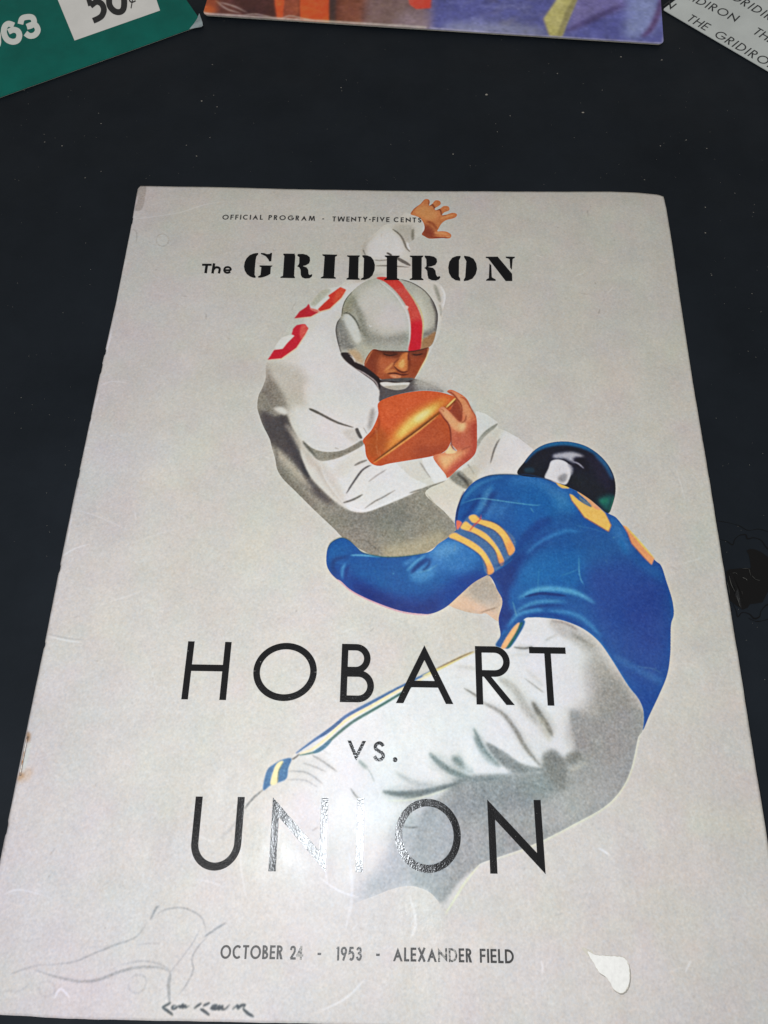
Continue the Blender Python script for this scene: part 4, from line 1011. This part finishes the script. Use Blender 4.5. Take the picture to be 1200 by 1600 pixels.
    if ch == '2': return [band(crom(np.array([(.05, .72), (.15, .93), (.5, 1), (.85, .92), (.95, .72), (.8, .48), (.4, .22), (.08, 0)]) * [W - w, H - w] + [h, h], False), w), R_(h, 0, W, w)]
    if ch == '3': return [band(crom(np.array([(.05, .80), (.2, .95), (.5, 1), (.82, .92), (.85, .70), (.62, .56), (.45, .54), (.72, .50), (.95, .30), (.8, .07), (.5, 0), (.18, .06), (.02, .24)]) * [W - w, H - w] + [h, h], False), w)]
    if ch == '4': return [R_(W * .68 - h, 0, W * .68 + h, H), R_(0, .22 * H, W, .22 * H + w), band([(h, .24 * H), (W * .68, H - h)], w)]
    if ch == '5': return [band(np.r_[[[W - h, H - h], [W * .3, H - h], [W * .18, H * .55]], crom(np.array([(.35, .62), (.62, .62), (.92, .48), (.97, .28), (.8, .06), (.45, 0), (.1, .08)]) * [W - w, H - w] + [h, h], False)], w)]
    if ch == '9': return [band(arc(W / 2, H * .68, W / 2 - h, H * .32 - h, 0, 180, 20), w), band(arc(W / 2, H * .68, W / 2 - h, H * .32 - h, 180, 360, 20), w), band([(W - h, H * .68), (W * .42, 0)], w)]
    return []
NAT = dict(A=.88, B=.56, C=.82, D=.76, E=.52, F=.5, G=.95, H=.70, I=0, L=.46, M=1.0, N=.80, O=1.0, P=.54, R=.58, S=.56, T=.58, U=.66, V=.80, W=1.15, X=.72, Y=.72)
NAT.update({'-': .3, '1': .26, '2': .52, '3': .52, '4': .58, '5': .52, '9': .54, ' ': .45})
def frame(o, xdir):
    ux = np.array(xdir, float); ux /= np.linalg.norm(ux); uy = np.array([-ux[1], ux[0]])
    return lambda p: np.asarray(o) + np.asarray(p)[:, :1] * ux + np.asarray(p)[:, 1:2] * uy
zcov = lambda x, y: float(zsurf(x, y))
def boxed(letters, base0, base1, H, w_):
    """letters: (char, left photo point, right photo point); baseline through two photo points"""
    a = toplane(*base0)[:2]; b2 = toplane(*base1)[:2]; fr = frame(a, b2 - a); ux = (b2 - a) / np.linalg.norm(b2 - a); out = []
    for ch, l, r in letters:
        xl = np.dot(toplane(*l)[:2] - a, ux); xr = np.dot(toplane(*r)[:2] - a, ux)
        for g in glyph(ch, xr - xl, H, w_): out.append(ccw(fr(g + [xl, 0])))
    return out
def run(text, p0, p1, H, w_, z=ZC, cpos=None):
    """a word stretched from photo point p0 to p1 along its baseline"""
    a = toplane(*p0, z)[:2]; b2 = toplane(*p1, z)[:2]; fr = frame(a, b2 - a); Lr = np.linalg.norm(b2 - a)
    ws = [max(NAT[c] * H, w_) for c in text]; free = Lr - sum(ws); gap = free / max(len(text) - 1, 1)
    if gap < .10 * H and len(text) > 1:
        k = (Lr - .12 * H * (len(text) - 1)) / sum(ws); ws = [w * k if c != 'I' else w for w, c in zip(ws, text)]; gap = (Lr - sum(ws)) / (len(text) - 1)
    out, x = [], 0
    for c, w in zip(text, ws):
        for g in glyph(c, w, H, w_): out.append(ccw(fr(g + [x, 0])))
        x += w + gap
    return out
HB = .0173
hob = boxed([('H', (283.5, 1092), (362.5, 1000)), ('O', (396, 1048), (495.2, 1048)), ('B', (531, 1095), (584.5, 1065)), ('A', (618.5, 1097.5), (708.5, 1098.5)), ('R', (743.5, 1060), (804.5, 1100)), ('T', (826.5, 1015), (883.5, 1015))], (300, 1093.2), (861, 1102.7), HB, .00198)
polys_mesh('team_lettering', hob, .00005, m_ink, prog, (0, 0, 0), zf=zcov, label='word HOBART in thin black capitals')
uni = boxed([('U', (298.5, 1320), (382.5, 1249)), ('N', (419.5, 1359.5), (513, 1249)), ('I', (558, 1253), (570.5, 1253)), ('O', (617.2, 1305), (720, 1305)), ('N', (761.5, 1258), (852.5, 1364))], (340, 1360.5), (852, 1366), .01870, .00198)
polys_mesh('team_lettering', uni, .00005, m_ink, prog, (0, 0, 0), zf=zcov, label='word UNION in thin black capitals, partly lost in the glare')
vs = boxed([('v', (541.5, 1189), (571, 1189)), ('S', (582, 1190), (602, 1190)), ('.', (613.5, 1190), (621, 1190))], (542, 1189), (620, 1191), .0056, .00095)
polys_mesh('versus_lettering', vs, .00005, m_ink, prog, (0, 0, 0), zf=zcov)
sm_ = []
for t, p0, p1 in (('OFFICIAL', (347.2, 343.8), (410.5, 343.8)), ('PROGRAM', (419.2, 343.9), (492.0, 344.8)), ('-', (503.2, 345.2), (508.6, 345.3)), ('TWENTY-FIVE', (519, 345.6), (608.5, 347)), ('CENTS', (615, 347.1), (658.5, 347.8))):
    sm_ += run(t, p0, p1, .00250, .00046)
polys_mesh('price_lettering', sm_, .00005, m_ink_small, prog, (0, 0, 0), zf=zcov)
w4_ = run('4', (462.3, 1499.5), (473, 1499.7), .00315, .00050)
glare_nd_ = run('ND', (684.6, 1503.1), (714.8, 1503.5), .00315, .00050)
sm_ = []
for t, p0, p1 in (('OCTOBER', (343.5, 1498.3), (441.5, 1499)), ('2', (452, 1499.3), (461.7, 1499.5)), ('-', (495.5, 1500), (501, 1500.3)), ('1953', (525, 1500.8), (565.5, 1501.3)), ('-', (587.3, 1501.5), (592.5, 1501.7)), ('ALEXA', (614, 1502), (682.5, 1503)), ('ER', (716.9, 1503.5), (737.5, 1503.8)), ('FIELD', (749.8, 1504), (803, 1505.3))):
    sm_ += run(t, p0, p1, .00315, .00052)
polys_mesh('date_lettering', sm_, .00005, m_ink_small, prog, (0, 0, 0), zf=zcov)
m_wi = ink('worn_glare_ink', .3, .47, (.05, .05, .05), .5)  # pale specks: wear on the figure, painted glare on the place-name letters
polys_mesh('date_lettering', w4_, .00005, m_wi, prog, (0, 0, 0), zf=zcov, label='half-worn figure of the date line')
polys_mesh('date_lettering', glare_nd_, .00005, m_wi, prog, (0, 0, 0), zf=zcov, label='letters of the place name, glare painted in as pale specks')
# "The": heavy letters drawn as strokes in the photograph's frame
TH = (310, 380, 4.8)
def pstroke(c_, t, w_, z=ZC, sm=True):
    p = parse(c_, t); p = crom(p, False) if sm and len(p) > 2 else p
    q = band(p, w_); q = toplane(q[:, 0], q[:, 1], z)[:, :2]; n = len(q) // 2; lft, rgt = q[:n], q[n:][::-1]
    return [ccw([lft[i], lft[i + 1], rgt[i + 1], rgt[i]]) for i in range(n - 1)]
the = [pstroke(TH, "28,163 100,163", 3.4), pstroke(TH, "63,166 54,226", 4.2),
       pstroke(TH, "118,152 106,228", 4), pstroke(TH, "112,200 128,184 150,184 160,196 154,228", 3.6),
       pstroke(TH, "196,204 240,203 238,188 222,181 202,186 194,204 202,219 220,224 240,217", 3.1)]
the = sum(the, [])
polys_mesh('title_lettering', the, .00005, m_ink_bold, prog, (0, 0, 0), zf=zcov, label='small heavy word The')
# GRIDIRON: stencil capitals
S2 = (560, 380, 4.615)
def outl(c_, t, sm=False): return ccw(wp(c_, t, ZC, sm))
def shift(crop, dx, dy=0): return (crop[0] + dx, crop[1] + dy, crop[2])
gr = [outl(TH, "450,75 432,76 412,80 385,92 362,114 347,145 342,178 348,208 365,235 388,252 410,260 428,262 430,250 422,240 424,190 430,130 436,100 448,88"),
      outl(TH, "470,75 492,76 515,84 535,82 541,75 553,74 547,138 532,139 524,122 505,100 480,88 468,84"),
      outl(TH, "458,168 555,169 554,176 544,180 540,232 520,244 495,254 470,260 450,260 446,252 466,240 472,182 460,178"),
      # first R
      outl(TH, "638,79 724,79 722,88 727,92 718,248 724,254 724,264 615,262 616,254 634,246 644,96 636,88"),
      outl(TH, "745,82 785,80 815,88 835,104 838,130 830,152 806,166 782,172 812,182 824,200 826,230 836,240 846,232 855,236 850,252 832,264 800,266 778,258 768,240 766,200 756,182 740,174 750,164 756,150 757,106 742,94"),
      # first I
      outl(TH, "930,82 1040,84 1040,93 1026,100 1018,250 1030,257 1030,266 918,264 918,256 936,247 946,98 931,92"),
      # D
      outl(A, "12,592 132,592 132,602 122,610 118,804 132,812 132,822 8,820 8,810 26,800 34,610 14,602"),
      outl(A, "158,590 200,592 238,606 262,636 275,680 272,730 252,780 220,808 180,822 142,822 142,812 166,798 172,620 156,602"),
      # second I
      outl(A, "366,594 506,596 506,606 484,616 484,808 504,816 504,826 362,826 362,816 384,806 386,614 368,604"),
      # second R
      outl(A, "600,596 728,596 728,606 714,616 712,806 730,816 730,828 600,826 600,816 622,806 622,614 602,606"),
      outl(A, "742,596 790,598 830,606 854,626 858,656 842,684 806,698 770,702 820,712 842,736 848,776 862,796 880,788 890,798 876,820 846,832 806,828 776,812 768,780 764,740 748,720 736,712 752,704 758,690 756,630 740,608"),
      # O
      outl(A, "1078,598 1078,610 1064,640 1062,790 1074,812 1074,834 1030,828 992,802 968,758 962,706 972,654 1000,616 1040,600"),
      outl(S2, "762,90 800,96 830,112 850,146 856,186 846,224 822,256 790,270 760,274 760,262 770,246 778,130 762,102"),
      # N
      outl(S2, "918,98 1004,98 1108,222 1110,274 1062,274 935,110 918,106"),
      outl(S2, "1062,98 1128,100 1127,108 1112,116 1106,194 1094,178 1090,116 1062,107"),
      outl(S2, "945,146 958,160 962,246 990,262 990,272 920,271 922,262 940,252")]
polys_mesh('title_lettering', gr, .00005, m_ink_bold, prog, (0, 0, 0), zf=zcov, label='word GRIDIRON in black stencil capitals')

# ---------------------------------------------------------------- green programme, top left
GC = (0, 0, 3.75)
ZG = .0009
def rect_from(corner, d, wid, hei):
    """page rectangle from its bottom corner; d = direction of the bottom edge (leftward or rightward)"""
    d = np.array(d) / np.linalg.norm(d); up = np.array([-d[1], d[0]])
    if up[1] < 0: up = -up
    return corner, corner + d * wid, corner + d * wid + up * hei, corner + up * hei
def inset4(c4, d=.0005):
    c4 = np.array(c4); m = c4.mean(0); v = m - c4; return c4 + v / np.linalg.norm(v, axis=1)[:, None] * d * 1.4
def round_rect(c4, r, n=5):
    c4 = [np.array(c) for c in ccw(np.array(c4))]; out = []
    for i in range(4):
        p, c, q = c4[i - 1], c4[i], c4[(i + 1) % 4]; a = c + (p - c) / np.linalg.norm(p - c) * r; b2 = c + (q - c) / np.linalg.norm(q - c) * r
        for k in range(n + 1):
            t = k / n; out.append((1 - t) ** 2 * a + 2 * t * (1 - t) * c + t * t * b2)
    return np.array(out)
m_green = plain('green_cover_print', (.0010, .150, .118), .5, ((30, 2, .0006, .3), (900, 3, .00003, .4)), .15, .22, 60)
gcor = toplane(317.5, 37.5, ZG)[:2]; gl = toplane(0, 151.5, ZG)[:2]
grect = rect_from(gcor, gl - gcor, .205, .275)
green = empty('game_program', (gcor[0], gcor[1], 0), label='green program with 50 cent price box, lying at the top left', category='program')
gl_ = (gcor[0], gcor[1], 0)
go = round_rect(grect, .0012)
slab('page_block', round_rect(inset4(grect), .0012), .0001, ZG - .0003, m_page, green, gl_)
slab('front_cover', go, ZG - .00028, ZG, m_green, green, gl_)
zero = (gl_[0], gl_[1], 0)
m_box = plain('pale_price_box_print', (.86, .85, .81), .5, ((400, 3, .00005, .3),), .4, .08)
m_dk = plain('dark_grey_print', (.018, .018, .020), .45)
m_worn = plain('worn_cover_corner', (.42, .50, .52), .5, ((300, 4, .0002, .6),), .5, .5, 260)
box = ccw(wp(GC, "300,-95 339,0 437,238 938,62 917,0 890,-80", ZG))
polys_mesh('price_box', [box], ZG + .00004, m_box, green, zero)
polys_mesh('worn_corner', [ccw(wp(GC, "1168,78 1186,130 1189,150 1180,158 1110,170 1135,140 1155,110", ZG))], ZG + .00003, m_worn, green, zero)
def pset(c_, strokes, z): return sum([pstroke(c_, t, w_, z) for t, w_ in strokes], [])
polys_mesh('price_numeral', pset(GC, [("622,-66 500,-34", 8), ("508,-44 532,34", 8), ("530,36 565,12 596,24 609,58 598,92 575,110 546,123", 9.2)], ZG), ZG + .00007, m_dk, green, zero)
polys_mesh('price_numeral', pset(GC, [("676,-66 644,-20 642,30 668,64 700,72 722,56 728,16 722,-30 700,-64", 9.5)], ZG), ZG + .00007, m_dk, green, zero)
polys_mesh('cent_sign', pset(GC, [("795,5 775,14 762,8 758,-8", 2.2), ("780,-20 768,50", 1.6)], ZG), ZG + .00007, m_dk, green, zero)
m_cr = plain('cream_numeral_print', (.80, .83, .78), .5, ((400, 3, .00005, .3),), .4, .08)
polys_mesh('year_numeral', pset(GC, [("160,84 140,84 110,90".replace('160,84 140,84 110,90', '120,142 130,110 160,100 190,104 200,130 185,150 158,158'), 9), ("158,158 190,146 212,152 222,180 205,206 175,212 150,196", 9)], ZG), ZG + .00005, m_cr, green, zero)
polys_mesh('year_numeral', pset(GC, [("82,150 50,140 28,158 24,195 42,232 76,246 104,236 114,208 104,184 78,176 50,188", 9.2)], ZG), ZG + .00005, m_cr, green, zero)
polys_mesh('year_numeral', pset(GC, [("-60,235 -20,215 -10,240 -18,270 -50,290", 9.2), ("-60,235 -62,215 -40,190 -15,195 -10,240", 9.2)], ZG), ZG + .00005, m_cr, green, zero)

# ---------------------------------------------------------------- colourful programme, top centre
ZM = .0020
c0 = toplane(317, 22, ZM)[:2]; c1 = toplane(1037, 68, ZM)[:2]
mrect = rect_from(c0, c1 - c0, np.linalg.norm(c1 - c0), .275)
mid = empty('game_program', (c0[0], c0[1], 0), label='colorful illustrated program in orange and violet, lying at the top center', category='program')
xs = [p[0] for p in mrect]; ys = [p[1] for p in mrect]
c2 = Canvas(min(xs) - .002, max(xs) + .002, min(ys) - .002, max(ys) + .002, 3200, (104, 100, 150))
_tp = toplane
def mpx(p):
    q = _tp(p[:, 0], p[:, 1], ZM); return np.stack([(q[:, 0] - c2.x0) * c2.ppm, (c2.y1 - q[:, 1]) * c2.ppm], 1)
c2.topx = mpx
M1 = (300, 0, 3); M2 = (700, 0, 3.43)
c2.area(M1, "0,-500 1080,-500 1080,140 0,140", (92, 44, 34), 1, 0, None, False)
c2.area(M1, "0,-500 110,-500 120,60 60,70 0,70", (150, 66, 30), .9, 3, None, False)
c2.area(M1, "45,20 90,30 105,60 60,60", (206, 96, 30), .9, 4)
c2.area(M1, "225,-300 400,-300 395,80 260,80 190,20", (66, 28, 22), .9, 3, None, False)
c2.area(M1, "380,-300 445,-300 440,40 430,100 400,100 388,20", (226, 88, 34), 1, 1.2, None, False)
c2.area(M1, "440,-100 505,-100 500,100 425,100", (150, 72, 48), 1, 1.5, None, False)
c2.area(M1, "503,-400 650,-400 645,110 506,100", (222, 84, 32), 1, .8, None, False)
c2.area(M1, "648,-300 690,-300 672,120 645,120", (70, 48, 46), 1, 1, None, False)
c2.area(M1, "690,-300 850,-300 800,120 680,110", (122, 66, 46), 1, 3, None, False)
c2.area(M1, "850,-300 1100,-300 1100,160 800,120", (120, 94, 92), 1, 5, None, False)
c2.area(M1, "960,60 1100,40 1140,140 980,140", (150, 130, 140), .8, 8)
c2.area(M1, "1010,-60 1125,-60 1120,38 1050,42 1020,20", (226, 70, 50), 1, 1, None, False)
c2.area(M2, "20,-700 1230,-700 1230,260 -90,200", (88, 92, 158), 1, 4, None, False)
for k in range(60):
    x, y = rng.uniform(0, 520), rng.uniform(-160, 180)
    c2.line(M2, np.array([[x, y], [x + rng.uniform(10, 60), y + rng.uniform(-30, 20)], [x + rng.uniform(60, 100), y + rng.uniform(-40, 30)]]) / 3.43 + [700, 0] if True else None, rng.uniform(1, 5), [(76, 76, 128), (150, 152, 190), (130, 132, 176), (90, 84, 110)][k % 4], .35, 2)
c2.area(M2, "0,120 400,130 540,190 200,190 0,170", (156, 160, 186), .7, 7)
c2.area(M2, "700,-300 960,-300 960,40 760,110 640,180 650,60", (126, 118, 176), .9, 5, None, False)
c2.area(M2, "950,-300 1120,-300 1130,100 1050,200 940,190 960,60", (138, 150, 196), .9, 6)
c2.line(M2, "620,170 760,110 860,60 950,20", 7, (70, 58, 110), .9, 3)
c2.line(M2, "1040,200 1090,150 1130,60 1150,-40", 8, (88, 62, 112), .9, 2.5)
c2.area(M2, "580,-200 700,-200 690,0 640,120 610,195 545,195 512,100 580,0", (196, 188, 120), 1, 1, None, False)
c2.area(M2, "690,0 640,120 610,195 585,195 620,90 660,10", (150, 142, 96), .9, 1.5)
c2.line(M2, "510,100 545,192", 2, (170, 120, 90), .8, 1)
c2.line(M2, "575,0 512,98", 1.5, (170, 130, 90), .7, 1)
for t in ("50,-100 48,40 62,62 200,72 400,86 700,104 1100,128",): c2.line(M1, t, 3.5, (206, 198, 190), .75, .8, None, False)
for t in ("110,0 160,40 230,62", "130,10 200,30 260,60", "420,86 460,74 520,86 570,96", "240,70 300,66 380,82"): c2.line(M1, t, 2.2, (206, 196, 186), .7, .7)
c2.line(M2, "-100,150 300,180 900,218 1130,232 1155,215 1200,-60", 3.0, (176, 172, 196), .8, .8, None, False)
for cell, am in ((60, .02), (24, .018), (9, .018), (4, .018)):
    c2.c += (am * noise2(c2.H, c2.W, cell))[..., None].astype(np.float32) * (.5 + c2.c)
    c2.c[..., 2] += (.4 * am * noise2(c2.H, c2.W, cell)).astype(np.float32)
c2.c += (0.02 * blur(rng.standard_normal((c2.H, c2.W)), .7))[..., None].astype(np.float32) * 1.5
m_mid, nt, b = mat('colour_cover_print')
im = nod(nt, 'ShaderNodeTexImage'); im.image = c2.image('programme_print', 1.35); nt.links.new(im.outputs['Color'], b.inputs['Base Color'])
bump_of(nt, b, [(30, 2, .0006, .3), (900, 3, .00003, .4)]); b.inputs['Roughness'].default_value = .42
ml = (c0[0], c0[1], 0); mo = round_rect(mrect, .0022)
slab('page_block', round_rect(inset4(mrect), .002), .00085, ZM - .0003, m_page, mid, ml)
mc = slab('front_cover', mo, ZM - .00028, ZM, m_mid, mid, ml)
uv = mc.data.uv_layers.new(name='UVMap')
for lp in mc.data.loops:
    v = mc.data.vertices[lp.vertex_index].co; uv.data[lp.index].uv = ((v.x + ml[0] - c2.x0) / (c2.x1 - c2.x0), (v.y + ml[1] - c2.y0) / (c2.y1 - c2.y0))

# ---------------------------------------------------------------- white programme, top right
ZW = .0008
WC = (1030, 0, 7.06)
w0 = toplane(1047, 21.0, ZW)[:2]; w1 = toplane(1200, 110.5, ZW)[:2]
dw = (w1 - w0) / np.linalg.norm(w1 - w0); start = w0 - dw * .004
wrect = rect_from(start, dw, .20, .27)
white = empty('game_program', (start[0], start[1], 0), label='pale program covered in repeated small words THE GRIDIRON, lying at the top right', category='program')
wl = (start[0], start[1], 0)
m_wh = plain('pale_cover_print', (.70, .745, .72), .5, ((30, 2, .0006, .3), (600, 3, .00004, .4)), .4, .12, 50)
wo = round_rect(wrect, .0010)
slab('page_block', round_rect(inset4(wrect), .001), .0001, ZW - .0003, m_page, white, wl)
slab('front_cover', wo, ZW - .00028, ZW, m_wh, white, wl)
m_tx = plain('black_text_print', (.020, .022, .024), .5)
txt = []
def wrun(t, top0, top1, Hm):
    """word given by its cap-line end points in the photograph"""
    a = toplane(*(WC[0] + top0[0] / 7.06, WC[1] + top0[1] / 7.06), ZW)[:2]; b2 = toplane(*(WC[0] + top1[0] / 7.06, WC[1] + top1[1] / 7.06), ZW)[:2]
    dn = np.array([dw[1], -dw[0]]) * Hm; a = a + dn; b2 = b2 + dn; fr = frame(a, b2 - a); Lr = np.linalg.norm(b2 - a)
    wt = .00062; ws = [max(NAT[c] * Hm * .93, wt) for c in t]; gap = (Lr - sum(ws)) / max(len(t) - 1, 1); x = 0
    for c, w in zip(t, ws):
        for g in glyph(c, w, Hm, wt): txt.append(ccw(fr(g + [x, 0])))
        x += w + gap
HT = .0053
for dx, dy in ((0, 0),):
    wrun('THE', (368, 160), (583, 278), HT); wrun('GRIDIRON', (672, 335), (1345, 720), HT)
    wrun('THE', (1095, 303), (1310, 425), HT); wrun('GRIDIRON', (238, -140), (905, 185), HT); wrun('THE', (-70, -300), (145, -190), HT)
    wrun('GRIDIRON', (845, -80), (1515, 300), HT); wrun('THE', (560, -230), (770, -115), HT); wrun('N', (120, 5), (218, 60), HT)
polys_mesh('repeated_lettering', txt, ZW + .00004, m_tx, white, wl)
